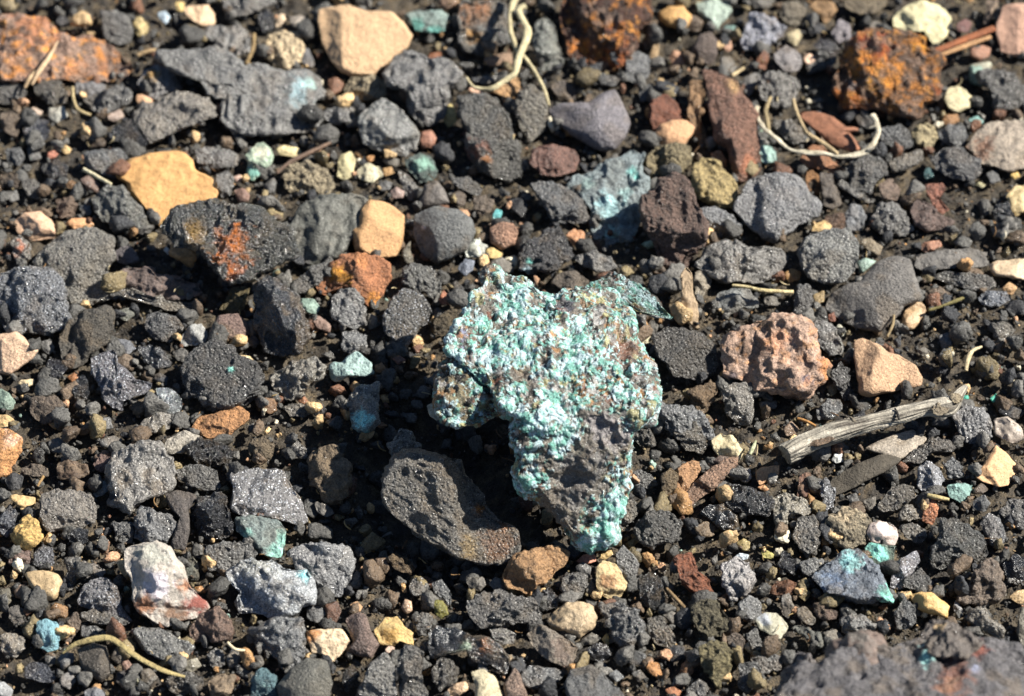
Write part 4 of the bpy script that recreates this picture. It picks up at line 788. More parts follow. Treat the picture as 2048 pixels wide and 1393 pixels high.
s #77747a k.3;1250,680 1270,600 1350,540 1410,520 1420,580 1380,680 1300,760 1240,740;lilac-grey ribbed stone beside the turquoise-dusted rock
c;1300,380 1380,350 1460,390 1460,450 1410,480 1330,440;dark smooth-edged stone ~
c;1290,300 1340,240 1450,270 1450,320 1350,350 1290,340;dark wedge lying against the rust-red upright stone
c;1170,240 1250,140 1320,110 1390,130 1400,190 1330,250 1260,290 1180,280;dark elongated stone below the hollow branch chip
r #8a5234 k.15;1440,300 1460,220 1500,200 1535,250 1530,310 1500,370 1430,340;small rust-red stone standing upright behind the large black spongy rock;@the rust-red upright stone
s #8a8c94 g.25 rough;1410,30 1460,-20 1540,20 1580,90 1540,150 1440,170 1400,120;silvery glittering round stone ~
v #7d9c98;1580,130 1640,110 1740,120 1730,190 1680,240 1600,200;pale turquoise grey triangular stone ~
c rough #3a3a38;1500,500 1550,330 1630,320 1720,380 1820,440 1840,540 1760,590 1640,600 1550,640 1480,600;large black spongy rock beside the rust-red upright stone;@the black spongy rock
c #383a40;1780,350 1840,300 1910,330 1940,450 1900,520 1830,470;dark bluish stone ~
r #54463f rough s.08;1700,740 1760,600 1850,560 1910,620 1930,740 1940,800 1850,830 1760,840 1650,820;rounded rusty brown-grey rock left of the right edge;@the rusty brown-grey rock
w #cfac74 smooth s.05;1360,790 1420,765 1510,770 1560,820 1605,850 1590,930 1500,900 1400,870;smooth cream-yellow stone below the turquoise-dusted rock;@the cream-yellow stone
c;1330,680 1430,620 1510,710 1480,750 1380,750 1320,740;dark cone-shaped stone ~
c #56555a s.05;230,610 320,560 400,590 440,680 400,760 350,800 300,830 250,720;granular dark grey stone beside the rusty red crumbly stone
o #7a4426 rough g.3;-60,560 0,540 60,530 100,640 170,700 180,800 90,770 0,720;rusty red crumbly stone with orange glints;@the rusty red crumbly stone
y #56503f rough s.05;50,860 120,820 200,820 260,880 290,960 240,1040 150,1050 80,1000;round olive-brown clod-like stone above a second similar one;@the round olive clod
y #5f5840 rough s.05 k.3;100,1090 180,1050 250,1080 310,1140 300,1220 240,1300 220,1350 160,1280 110,1200;olive-yellow crumbly stone directly below the round olive clod
w #a8a28c k.5 s.05 p500,930,50,8c9096;430,930 500,890 570,890 640,980 590,1050 530,1030 460,990;pale grey-cream sharp-edged chip in front of the rusty orange-brown stone;@the sharp-edged pale chip
c;330,840 400,780 470,820 480,900 420,950 330,920;dark stone ~
o #6b4428;520,770 560,700 620,690 690,710 660,780 570,790;rusty orange-brown stone above the sharp-edged pale chip
c;680,860 740,850 800,930 790,970 740,960 690,920;dark flat stone ~
b #4d4039;780,830 850,840 940,890 920,930 840,940 790,890;brown flat stone ~
c;950,930 1010,880 1100,910 1160,960 1150,1010 1040,1030 960,1010;dark pitted stone ~
c;1270,880 1330,790 1400,860 1400,960 1330,1000 1280,960;dark stone beside the cream-yellow stone
p #b98c70;1150,960 1180,910 1240,960 1250,990 1190,1010 1160,1000;small orange-pink stone ~
b #4c4b45;650,980 720,960 820,1010 860,1080 820,1110 740,1050;grey-brown stone ~
c;820,1010 920,990 970,1040 900,1060;small dark stone ~
k g.3 rough;570,600 600,510 650,530 690,600 680,670 620,640;glossy black stone with blue glints ~
c rough;700,600 760,560 850,570 850,640 760,680 710,650;dark gritty stone ~
b #6a5c4c;70,380 140,340 200,370 190,430 120,440 80,410;brownish round pebble ~
y #94855c;325,470 370,440 410,470 400,520 350,520;khaki ring-shaped crumb ~
w #a39a5c;470,520 500,510 550,540 540,570 480,560;small yellow chip ~
s #b8c4cc g.2;315,550 340,530 400,540 390,570 330,580;bright bluish white glittering chip ~
c;340,1190 440,1180 480,1230 440,1320 380,1391 330,1330;dark upright stone ~
c k.3;380,1020 440,980 490,1100 480,1160 430,1150;charred grained splinter-like stone ~
r #4c403a;260,1040 320,1000 380,1050 350,1150 290,1130;reddish brown stone ~
c;400,1160 500,1140 620,1150 590,1230 480,1260 430,1220;grey flat stone ~
b #6e5138;0,1200 50,1170 70,1250 20,1300 -40,1270;small orange-brown stone ~
w #d0b898;0,1290 40,1260 65,1290 60,1315 10,1320;small bright cream chip ~
c;30,1330 100,1290 160,1340 160,1420 40,1420;dark stone at the bottom edge ~
c;1680,920 1720,870 1820,850 1850,930 1930,990 1920,1060 1830,1010 1730,960;dark ragged stone ~
s #85868c g.3;1620,850 1640,810 1690,880 1670,910 1630,890;small silver chip ~
w #b59a74;1950,800 2000,760 2060,750 2080,830 2020,840;pale brown stone at the right edge ~
b #6a6458;2000,1000 2030,860 2100,840 2110,1080 2040,1110;pale grey-brown stone cut by the right edge above the foreground boulder
c #47484c g.35;1900,290 1960,210 2060,210 2100,330 2060,400 1980,370;smooth dark stone with a white glint at the right edge;
k;1920,600 1990,540 2060,560 2080,680 1990,730 1940,680;dark glossy stone at the right edge
c;1740,220 1810,180 1850,230 1820,290 1740,270;dark stone ~
c;1560,0 1620,-40 1690,0 1680,70 1600,90;dark knobbly stone ~
b;1740,150 1790,110 1840,150 1800,180 1750,180;small yellow-brown stone ~
c;980,190 1040,170 1070,240 1020,260;small dark stone ~
c;1080,220 1160,190 1160,270 1110,280;small dark stone ~
b #5c4438 k.4;680,190 700,60 770,40 790,130 760,190 710,220;brown slanting stone below the branch's thick end
s #6a6a6e rough;810,100 860,80 920,150 910,240 880,290 840,280 830,180;grey ribbed upright stone ~
p #c49470;435,40 470,20 580,5 580,60 500,110 460,130 440,90;pale orange-pink chip above the blue-black glittering pair
p #c08a62;440,140 490,120 520,150 500,165;tiny orange-pink chip ~
b #77706a;330,30 400,20 415,80 380,120 330,80;small greyish white pebble ~
w #b4a090;440,750 480,715 530,740 520,780 470,790;small pinkish white pebble ~
c rough;590,790 640,770 670,850 640,930 590,900;dark brown crumbly stone ~
y #7a6c4c;690,790 730,730 770,770 740,830;small khaki stone ~
"""
# ------------------------------------------------------------------ catalogue of stones: grid outlines, look, label
def parse(txt):
    out = []; ox = oy = 0; q = 683 / 2048
    for ln in txt.strip().splitlines():
        if ln.startswith('T '): _, a, b = ln.split(); ox, oy = float(a), float(b); continue
        if not ln.strip(): continue
        fl = ln.split(';'); P = np.array([[float(t) for t in p.split(',')] for p in fl[1].split()]) * q + (ox, oy)
        sp = dict(mat=fl[0].split()[0], patches=[]); 
        for t in fl[0].split()[1:]:
            if t in ('rough', 'smooth', 'big'): sp[t] = True
            elif t[0] == '#': sp['col'] = t[1:]
            elif t[0] == 'k': sp['k'] = float(t[1:])
            elif t[0] == 'd': sp['d'] = float(t[1:])
            elif t[0] == 's': sp['s'] = float(t[1:])
            elif t[0] == 'h': sp['lift'] = float(t[1:])
            elif t[0] == 'p' : a = t[1:].split(','); sp['patches'].append((float(a[0]) * q + ox, float(a[1]) * q + oy, float(a[2]) * q, a[3]))
        sp['poly'] = P; sp['label'] = fl[2].strip(); sp['anchor'] = fl[3].strip()[1:] if len(fl) > 3 and fl[3].strip() else None
        sp['area'], sp['c'] = poly_area(P); out.append(sp)
    return out
CAT = parse(DATA)
def visible_area(s):
    p = s['poly']; x0, y0 = np.clip(p.min(0), 0, (2048, 1393)); x1, y1 = np.clip(p.max(0), 0, (2048, 1393)); b0, b1 = p.min(0), p.max(0)
    return s['area'] * (x1 - x0) * (y1 - y0) / ((b1 - b0).prod() + 1e-9)
MAIN_ANCHORS = [('the turquoise-crusted rock', (1130, 790), 200), ('the blurred foreground boulder', (1800, 1330), 150), ('the weathered branch', (1740, 850), 110), ('the forked root', (1640, 280), 60), ('the pale root', (1040, 100), 40)]
anchors = [(s['anchor'], tuple(s['c']), math.sqrt(s['area'] / math.pi)) for s in CAT if s['anchor']] + MAIN_ANCHORS
def relation(c, r, an):
    dx, dy = c[0] - an[1][0], c[1] - an[1][1]; ax, ay = abs(dx), abs(dy)
    if ax > 2.0 * ay: w = 'right of' if dx > 0 else 'left of'
    elif ay > 2.0 * ax: w = 'below' if dy > 0 else 'above'
    else: w = ('below' if dy > 0 else 'above') + (' and right of' if dx > 0 else ' and left of')
    gap = math.hypot(dx, dy) - an[2] - r
    return ('just ' if gap < 45 else '') + w + ' ' + an[0]
# the largest 320 are things of their own; anything smaller joins the loose gravel
order = sorted(range(len(CAT)), key=lambda i: -visible_area(CAT[i]))
own = set(order[:318])
used = set()
for i, s in enumerate(CAT):
    if i in own and not s['label'].endswith('~'): used.add(s['label'])
for i in order[:318]:
    s = CAT[i]
    if not s['label'].endswith('~'): continue
    b = s['label'][:-1].strip(); r = math.sqrt(s['area'] / math.pi)
    na = sorted(anchors, key=lambda a: math.hypot(s['c'][0] - a[1][0], s['c'][1] - a[1][1]) - a[2] * .8)
    for an in na[:6]:
        lab = b + ' ' + relation(s['c'], r, an)
        if lab not in used and len(lab.split()) <= 16: break
    s['label'] = lab; used.add(lab)
# ------------------------------------------------------------------ ground: one displaced earth sheet, denser where the camera looks
def rings(lo, hi, far, step):
    mid = np.arange(lo, hi + step / 2, step); out = [mid]
    g = step * 1.6; a = []; b = []; x = lo; y = hi
    while x > -far: x -= g; y += g; g *= 1.35; a.append(x); b.append(y)
    return np.concatenate([a[::-1], mid, b])
gxs = rings(-1250, 1250, 30000, 6.0); gys = rings(-1050, 1150, 30000, 6.0)
GX, GY = np.meshgrid(gxs, gys); gp = np.stack([GX.ravel(), GY.ravel(), np.zeros(GX.size)], 1)
HOL = on_height([870], [965], 0)[0] / S  # centre of a hollow added to deepen the shade by the turquoise rock
def ground_h(p):
    hol = -95 * np.exp(-(((p[:, 0] - HOL[0]) / 165) ** 2 + ((p[:, 1] - HOL[1]) / 200) ** 2))
    return hol + 7 * fbm(p / 160.0, 2) + 5 * fbm(p / 42.0 + 5, 2)
fine = 3.2 * fbm(gp / 15.0 + 3, 3) - 4.0 * np.clip(1 - worley(gp / 16.0) / .6, 0, 1) + 1.5
gz = ground_h(gp) + 1.6 * fine - 17
ny, nx = GX.shape; ii = np.arange(ny * nx).reshape(ny, nx)
gf = np.stack([ii[:-1, :-1].ravel(), ii[:-1, 1:].ravel(), ii[1:, 1:].ravel(), ii[1:, :-1].ravel()], 1)
gc = np.tile(lin('2b2722'), (len(gp), 1)); t = np.clip(.5 + .8 * fbm(gp / 90.0 + 31, 3), 0, 1)[:, None]
gc = gc * (1 - t) + lin('3c352a') * t; t = np.clip(.15 + .9 * fbm(gp / 13.0 + 77, 2), 0, 1)[:, None] * .6; gc = gc * (1 - t) + lin('64563f') * t
earth = rock_mat('dark_gritty_earth', .85, .1, .6, grain_scale=.3, bump=2.2, bscale=.2, pits=1.0, pscale=.16, blotch=.3, glint=.02, verd=False)
g = make_mesh('ground', np.stack([gp[:, 0] * S, gp[:, 1] * S, gz * S], 1), gf, np.concatenate([gc, np.zeros((len(gc), 1))], 1), earth)
tag(g, 'dark brown gritty earth between the stones', kind='structure')

# ------------------------------------------------------------------ catalogue stones
loose = []
for n, i in enumerate(order):
    s = CAT[i]; kw = {k: s[k] for k in ('mat', 'k', 'd', 's', 'lift', 'col', 'patches', 'rough', 'smooth', 'big') if k in s}
    if s['mat'] == 'y': kw['rough'] = True
    kw['verd'] = .38 if s['mat'] == 'v' else 0.0
    if i not in own: kw['level'] = 2
    P, f, C, o = stone(s['poly'], seed=i, **kw)
    if i in own:
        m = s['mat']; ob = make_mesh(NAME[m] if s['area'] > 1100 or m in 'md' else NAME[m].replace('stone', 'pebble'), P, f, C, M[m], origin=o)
        tag(ob, s['label'], 'wood chip' if m == 'd' else 'chip' if m == 'm' else 'stone' if s['area'] > 1100 else 'pebble', GROUP[m])
    else: loose.append((P, f, C))

def joined(name, parts, mat, label, smooth=True):
    vs, fs, cs, k = [], [], [], 0
    for P, f, C in parts: vs.append(P); fs.append(f + k); cs.append(C); k += len(P)
    o = make_mesh(name, np.concatenate(vs), np.concatenate(fs), np.concatenate(cs), mat, smooth); return tag(o, label, kind='stuff')

# ------------------------------------------------------------------ occupancy map on the ground, so that filler gravel keeps to the gaps
MW, MH = 2848, 2193; yy, xx = np.mgrid[-400:MH - 400:8, -400:MW - 400:8]; occ = np.zeros(xx.shape, bool)
def inside(poly, x, y):
    r = np.zeros(np.shape(x), bool); n = len(poly)
    for i in range(n):
        (x0, y0), (x1, y1) = poly[i], poly[(i + 1) % n]
        if y0 == y1: continue
        c = (y0 > y) != (y1 > y); r ^= c & (x < (x1 - x0) * (y - y0) / (y1 - y0) + x0)
    return r
def fill_occ(poly, scale=.76):
    c = poly.mean(0); q = (poly - c) * scale + c; lo = ((q.min(0) + 400) / 8).astype(int); hi = ((q.max(0) + 400) / 8).astype(int) + 1
    sl = (slice(max(lo[1], 0), hi[1] + 1), slice(max(lo[0], 0), hi[0] + 1)); occ[sl] |= inside(q, xx[sl], yy[sl])
for s in CAT: fill_occ(s['poly'])

# ------------------------------------------------------------------ turquoise-crusted rock: thing with slab, arm, lobe and leg
def gp_(txt, ox=683, oy=464):
    return np.array([[float(a) for a in t.split(',')] for t in txt.split()]) * (683 / 2048) + (ox, oy)
def part(parent, name, poly, label=None, mat='v', **kw):
    P, f, C, o = stone(poly, mat=mat, **kw); ob = make_mesh(name, P, f, C, M[mat], parent=parent, origin=o)
    if label: ob['label'] = label
    return ob
def q3(x, y, r, hx, ox=683, oy=464): return (ox + x / 3, oy + y / 3, r / 3, hx)
M['x'] = rock_mat('turquoise_crusted_slag', .6, .2, .3, bump=2.4, pits=1.0, glint=.12, blotch=.35)
root = bpy.data.objects.new('turquoise_crusted_rock', None); scene.collection.objects.link(root); root.location = on_height([1180], [1085], 0)[0].tolist()
tag(root, 'large craggy rock crusted with bright turquoise, casting the biggest shadow', 'rock')
M['x'] = rock_mat('crusted_slag', .6, .2, .45, grain_scale=.34, bump=1.8, pits=.8, glint=.14, blotch=.2, spec=.6, fleck='cfd4cc', fleck_amt=.14, verd=False)
part(root, 'crusted_body', gp_('850,220 900,210 940,260 1040,270 1110,270 1150,310 1170,350 1240,370 1260,400 1340,350 1500,340 1640,380 1740,470 1730,560 1770,650 1830,720 1870,780 1890,880 1910,960 1900,1010 1890,1080 1850,1150 1750,1160 1740,1260 1735,1375 1730,1490 1700,1690 1650,1790 1640,1870 1560,1890 1450,1900 1380,1880 1330,1790 1250,1700 1160,1610 1070,1570 1050,1480 1060,1370 1040,1230 1030,1120 960,1090 860,900 700,780 640,740 640,680 650,620 690,560 740,480 780,380 840,320'),
     mat='x', col='68625a', rough=True, big=True, level=7, H=[(530, 225), (700, 262), (830, 245), (900, 190), (1000, 105), (1100, 36)], D=62, tilt=-.06, verd=.03, seed=901, back=2.6,
     crust=[(683 + x / 3, 464 + y / 3, r / 3, a) for x, y, r, a in ((1000, 420, 130, .35), (1200, 500, 110, .2), (1450, 690, 120, .5), (1300, 900, 170, .4), (1050, 650, 90, .3), (900, 700, 60, .4), (1750, 950, 150, .3), (1400, 1120, 130, .25), (1130, 1180, 70, .3), (1620, 1675, 120, .6), (1650, 1430, 90, .55), (1130, 1530, 80, .6), (1570, 1820, 90, .5), (850, 520, 70, .25), (1250, 380, 70, .2), (1090, 870, 90, -.5), (1590, 1210, 150, -1.1), (1440, 1500, 150, -1.1), (1300, 1650, 120, -.9), (1700, 690, 90, -.5), (880, 430, 80, -.3), (1370, 450, 90, -.35), (1780, 880, 60, -.3), (1200, 1330, 100, -.2), (1480, 1350, 110, -.5))],
     patches=[q3(1700, 680, 120, '6e4c3a'), q3(1590, 1200, 150, '75706f'), q3(1430, 1480, 190, '66635f'), q3(700, 650, 70, '767c92'), q3(1350, 450, 70, '3c3c44'), q3(1440, 800, 30, '9a5a30')])
part(root, 'side_arm', gp_('1240,400 1320,350 1490,330 1560,270 1620,250 1700,280 1790,310 1850,370 1900,420 1995,520 1965,532 1900,475 1820,470 1740,460 1640,480 1520,520 1400,520 1260,480'),
     'thin grey-green arm reaching towards a black stone', mat='x', col='5c5a50', rough=True, level=5, H=[(540, 215), (640, 185)], D=22, tilt=-.1, verd=.0, seed=902, crust=[(1270, 600, 40, .3), (1180, 590, 30, .3)])
part(root, 'side_lobe', gp_('570,800 640,760 760,740 880,790 980,900 1010,1050 940,1110 880,1140 820,1170 700,1170 620,1130 580,1090 580,1040 570,960 570,870 610,830'),
     'brownish green overhanging lobe', mat='x', col='74674e', rough=True, level=5, H=[(700, 255), (850, 222)], D=50, tilt=0.0, verd=-.1, seed=903, back=1.5,
     crust=[(683 + 680 / 3, 464 + 1080 / 3, 25, .35), (683 + 900 / 3, 464 + 900 / 3, 30, .45), (683 + 830 / 3, 464 + 1100 / 3, 20, .4)], patches=[q3(850, 1060, 30, 'a07c40'), q3(700, 1000, 50, '8a8468')])
P, f, C, o = stone(gp_('510,1040 560,1030 600,1050 610,1120 570,1135 530,1100'), mat='w', col='b5aa92', H=[(800, 210), (850, 210)], D=9, seed=905)
make_mesh('pale_nub', P, f, C, M['w'], parent=root, origin=o)

# ------------------------------------------------------------------ foreground boulder
fb = bpy.data.objects.new('foreground_boulder', None); scene.collection.objects.link(fb); fb.location = on_height([1830], [1560], 0)[0].tolist()
tag(fb, 'big blurred mauve-grey boulder with rust patches filling the bottom right corner', 'rock')
T8 = (1365, 929)
part(fb, 'boulder_body', gp_('600,1330 640,1260 720,1200 850,1180 950,1110 1080,1060 1200,1080 1260,1110 1300,1070 1420,1050 1640,1030 1800,1060 1880,1070 2000,1100 2100,1180 2300,1500 2260,1900 2000,2150 1300,2150 800,1800 560,1500', *T8), mat='g', col='4c4645', big=True, rough=True,
     H=[(1270, 215), (1400, 225), (1650, 60)], D=120, tilt=-.02, seed=911, patches=[q3(1640, 1250, 130, '644438', *T8), q3(1780, 1120, 60, '6e4034', *T8), q3(1460, 1140, 60, '7fa8a4', *T8), q3(1750, 1220, 40, '74788a', *T8), q3(1600, 1330, 70, '7c5844', *T8)], level=6)
part(fb, 'left_lump', gp_('560,1391 580,1300 620,1200 680,1110 760,1120 800,1190 830,1300 850,1650 700,1800 560,1750', *T8), mat='g', col='5e5654', rough=True, H=[(1290, 190), (1500, 60)], D=60, seed=912, level=5)
part(fb, 'middle_lump', gp_('790,1250 880,1100 950,1040 1080,1000 1200,1050 1260,1120 1330,1300 1330,1800 820,1800', *T8), mat='g', col='5c4e4c', rough=True, H=[(1260, 200), (1500, 90)], D=80, seed=913, level=5, patches=[q3(1050, 1050, 90, '514c46', *T8)])
part(fb, 'top_knob', gp_('1390,1090 1440,1010 1480,940 1540,930 1640,960 1720,1010 1810,1080 1700,1160 1500,1160', *T8), mat='g', col='47413f', rough=True, H=[(1240, 225), (1320, 225)], D=45, seed=914, level=5, patches=[q3(1550, 985, 35, 'a08864', *T8)])
for t in ('560,1391 620,1200 680,1110 880,1100 1080,1000 1260,1100 1420,1050 1480,940 1640,950 1800,1060 2000,1100 2300,1500 2260,2150 560,2150',): fill_occ(gp_(t, *T8), .95)
fill_occ(gp_('850,400 1150,400 1500,500 1700,600 1750,1100 1600,1850 1400,1850 1000,1100 700,1000'), .6)

fill_occ(np.array([(700, 1000), (740, 860), (800, 770), (880, 830), (1030, 860), (1060, 1000), (1180, 1090), (1040, 1110), (900, 1135), (740, 1090)], float), .72)  # keeps filler gravel out of the added shade hollow
# ------------------------------------------------------------------ filler stones and grit
def random_spots(n, m=420, avoid=True):
    x = rng.uniform(-m, 2048 + m, n); y = rng.uniform(-m, 1393 + m, n)
    if avoid:
        ix = np.clip(((x + 400) / 8).astype(int), 0, occ.shape[1] - 1); iy = np.clip(((y + 400) / 8).astype(int), 0, occ.shape[0] - 1); k = ~occ[iy, ix]; x, y = x[k], y[k]
    return x, y
PAL = [('474644', .34), ('3c3b39', .17), ('5c5a57', .12), ('57493b', .14), ('6e6248', .09), ('b89c74', .04), ('98754e', .03), ('a88468', .014), ('5e4232', .03), ('7f958c', .004), ('2a2b2e', .1), ('c4bca8', .012)]
cols = np.array([lin(c) for c, _ in PAL]); wts = np.array([w for _, w in PAL]); wts /= wts.sum()
variants = {}
for lv in (0, 1, 2):
    variants[lv] = []
    for q in range(14):
        d, f = ico(lv); rad = np.ones(len(d))
        for _ in range(8):
            n = rng.normal(size=3); n /= np.linalg.norm(n); dd = rng.uniform(.42, .85); dt = d @ n; rad = np.where(dt > .01, np.minimum(rad, dd / np.maximum(dt, .01)), rad)
        if lv: rad *= 1 + .2 * vnoise(d * 2.3 + q * 7)
        if lv == 2: rad *= 1 + .13 * vnoise(d * 6 + q * 3)
        variants[lv].append((d * rad[:, None] * rng.uniform(.5, 1.05, 3), f))
def scatter(n, smin, smax, lv, pw=2.2, margin=420, rise=.15, avoid=True, outer=False):
    x, y = random_spots(n, margin, avoid)
    if outer: k_ = (x < -100) | (x > 2148) | (y < -100) | (y > 1493); x, y = x[k_], y[k_]
    n = len(x); u = rng.random(n); sz = smin * (1 - u * (1 - (smin / smax) ** (pw - 1))) ** (-1 / (pw - 1)) / 2
    pos = on_height(x, y, np.zeros(n)); gh = ground_h(pos / S * (1, 1, 0)); vs, fs, cs = [], [], []; k = 0; which = rng.integers(0, 14, n)
    for q in range(14):
        idx = np.where(which == q)[0]; d, f = variants[lv][q]
        qn = rng.normal(size=(len(idx), 4)); qn /= np.linalg.norm(qn, axis=1)[:, None]; w, a, b, c = qn.T
        Rm = np.stack([1 - 2 * (b * b + c * c), 2 * (a * b - c * w), 2 * (a * c + b * w), 2 * (a * b + c * w), 1 - 2 * (a * a + c * c), 2 * (b * c - a * w), 2 * (a * c - b * w), 2 * (b * c + a * w), 1 - 2 * (a * a + b * b)], 1).reshape(-1, 3, 3)
        p = np.einsum('nij,vj->nvi', Rm, d) * sz[idx, None, None]
        p[:, :, 0] += pos[idx, 0, None] / S; p[:, :, 1] += pos[idx, 1, None] / S; p[:, :, 2] += (gh[idx] - 6 + rng.uniform(-.1, 1.1, len(idx)) * sz[idx] * (.6 + rise))[:, None]
        vs.append(p.reshape(-1, 3)); fs.append((f[None] + (np.arange(len(idx)) * len(d))[:, None, None] + k).reshape(-1, 3)); k += len(idx) * len(d)
        c_ = cols[rng.choice(len(cols), len(idx), p=wts)] * rng.normal(1, .15, (len(idx), 1)).clip(.5, 1.6); c_ = c_ * np.array([1.06, 1.05, 1.0]); cs.append(np.repeat(np.concatenate([c_, np.zeros((len(idx), 1))], 1), len(d), 0))
    return np.concatenate(vs) * S, np.concatenate(fs), np.concatenate(cs)
M['l'] = rock_mat('mixed_gravel', .65, .2, .35, bump=1.3, pits=.7, glint=.12, verd=False)
if loose: joined('small_pebbles', loose, M['l'], 'many small mixed pebbles between the larger stones')
def beyond(n, smin, smax, lv, pw):
    return scatter(n, smin, smax, lv, pw, 460, .15, True, True)
joined('gravel', [scatter(3600, 22, 68, 2, 2.3, 110, .4), beyond(3600, 22, 80, 1, 2.2)], M['l'], 'loose grey and brown gravel filling the gaps')
joined('grit', [scatter(9000, 7.5, 20, 1, 2.2, 90, .4)], M['l'], 'fine dark grit with pale grains', smooth=True)
joined('sand_grains', [scatter(10000, 4, 10, 0, 2.2, 90), beyond(6000, 8, 22, 0, 2.2)], M['l'], 'scattered tiny crumbs of earth and stone', smooth=False)

# ------------------------------------------------------------------ branch, roots, reeds and straws
def spline(pts, n):
    pts = np.array(pts, float); m = len(pts); t = np.linspace(0, m - 1, n); i = np.minimum(t.astype(int), m - 2); f = (t - i)[:, None]
    g = lambda j: pts[np.clip(j, 0, m - 1)]; a, b, c, d = g(i - 1), g(i), g(i + 1), g(i + 2)
    return .5 * (2 * b + (c - a) * f + (2 * a - 5 * b + 4 * c - d) * f ** 2 + (3 * b - a - 3 * c + d) * f ** 3)
def tube(pts, sides=10, n=60, rough=.12, crack=0.0, flat=1.0, c1='b5a888', c2='6e6250', streak=.5, seed=0):
    """pts: (x, y, height, radius) along the centre line, grid units"""
    p = spline(pts, n); W = on_height(p[:, 0], p[:, 1], p[:, 2]) / S; T = np.gradient(W, axis=0); T /= np.linalg.norm(T, axis=1)[:, None]
    A = np.cross(T, [0, 0, 1.0]); A /= np.linalg.norm(A, axis=1)[:, None]; B = np.cross(A, T); th = np.arange(sides) * 2 * math.pi / sides
    ca, sa = np.cos(th), np.sin(th); L = np.concatenate([[0], np.cumsum(np.linalg.norm(np.diff(W, axis=0), axis=1))])
    q = np.stack([np.repeat(L, sides) / (p[:, 3].mean() * 3.0 + 2), np.tile(ca, n) * 1.6, np.tile(sa, n) * 1.6], 1) + seed * 3.7
    rr = np.repeat(p[:, 3], sides) * (1 + rough * fbm(q, 3) + rough * .5 * vnoise(q * (0.6, 4, 4)) - crack * np.clip(1 - abs(vnoise(q * (.55, 3.2, 3.2) + 40)) / .16, 0, 1) + crack * .5 * vnoise(q * (2, 9, 9)))
    P = np.repeat(W, sides, 0) + rr[:, None] * (np.tile(ca, n)[:, None] * np.repeat(A, sides, 0) + flat * np.tile(sa, n)[:, None] * np.repeat(B, sides, 0))
    P = np.concatenate([P, W[:1], W[-1:]]); i = np.arange(n - 1)[:, None] * sides; j = np.arange(sides)[None]; j2 = (j + 1) % sides
    f1 = np.stack([i + j, i + j2, i + sides + j2], 2).reshape(-1, 3); f2 = np.stack([i + j, i + sides + j2, i + sides + j], 2).reshape(-1, 3); k = n * sides
    e1 = np.stack([np.full(sides, k), j2[0], j[0]], 1); e2 = np.stack([np.full(sides, k + 1), k - sides + j[0], k - sides + j2[0]], 1)
    st = vnoise(q * (.5, 3.5, 3.5) + 9) * .6 + vnoise(q * (1.5, 8, 8)) * .4; t = np.clip(.35 + streak * st, 0, 1); t = np.concatenate([t, [t[0], t[-1]]])[:, None]
    C = lin(c1) * (1 - t) + lin(c2) * t
    return P * S, np.concatenate([f1, f2, e1, e2]), np.concatenate([C, np.zeros((len(C), 1))], 1)
def stick(name, pts, label, cat, group=None, parent=None, **kw):
    P, f, C = tube(pts, **kw); o = P.mean(0); ob = make_mesh(name, P, f, C, M['d'], parent=parent, origin=o)
    if parent is None: tag(ob, label, cat, group)
    elif label: ob['label'] = label
    return ob
def holder(name, x, y, label, cat, group=None):
    e = bpy.data.objects.new(name, None); scene.collection.objects.link(e); e.location = on_height([x], [y], 0)[0].tolist(); return tag(e, label, cat, group)
def g3(pts, ox, oy): return [(ox + x / 3, oy + y / 3, h, r) for x, y, h, r in pts]
# weathered branch
br = holder('weathered_branch', 1740, 860, 'short thick weathered grey branch with cracked bark lying on the gravel', 'branch')
stick('wood', g3([(618, 1335, 60, 20.7), (690, 1295, 62, 21.6), (800, 1243, 64, 19.8), (920, 1200, 64, 21.6), (1080, 1155, 62, 17.1), (1280, 1108, 60, 16.2), (1450, 1064, 58, 15.3), (1540, 1058, 56, 18.9), (1600, 1045, 54, 19), (1650, 990, 48, 11), (1700, 930, 40, 5)], 1365, 464), None, None, parent=br, sides=64, n=240, rough=.15, c1='a69f90', c2='3e3830', streak=1.7, crack=.16, seed=3)
for kx, ky, kr, kc in ((1000, 1140, 36, '6f6658'), (1545, 1060, 46, '6a6050'), (1640, 1000, 34, '7a6f5c')):
    an = np.arange(0, 6.28, .6); pl = np.stack([kx + kr * 1.15 * np.cos(an), ky + kr * np.sin(an)], 1) / 3 + (1365, 464)
    P, f, C, o = stone(pl, mat='b', col=kc, rough=True, H=[(700, 72), (900, 72)], D=10, seed=int(kx), level=3); make_mesh('knot', P, f, C, M['b'], parent=br, origin=o)
P, f, C = tube(g3([(1275, 1060, 77, 2), (1290, 1090, 80, 2.6), (1300, 1130, 74, 2)], 1365, 464), sides=6, n=14, c1='1c1814', c2='120f0c'); make_mesh('crack', P, f, C, M['d'], parent=br)
P, f, C, o = stone(gp_('700,1250 760,1215 850,1215 920,1240 850,1275 740,1290', 1365, 464), mat='b', col='4f4032', k=.5, H=[(860, 78), (900, 74)], D=6, seed=77, level=4); make_mesh('bark_patch', P, f, C, M['b'], parent=br, origin=o)
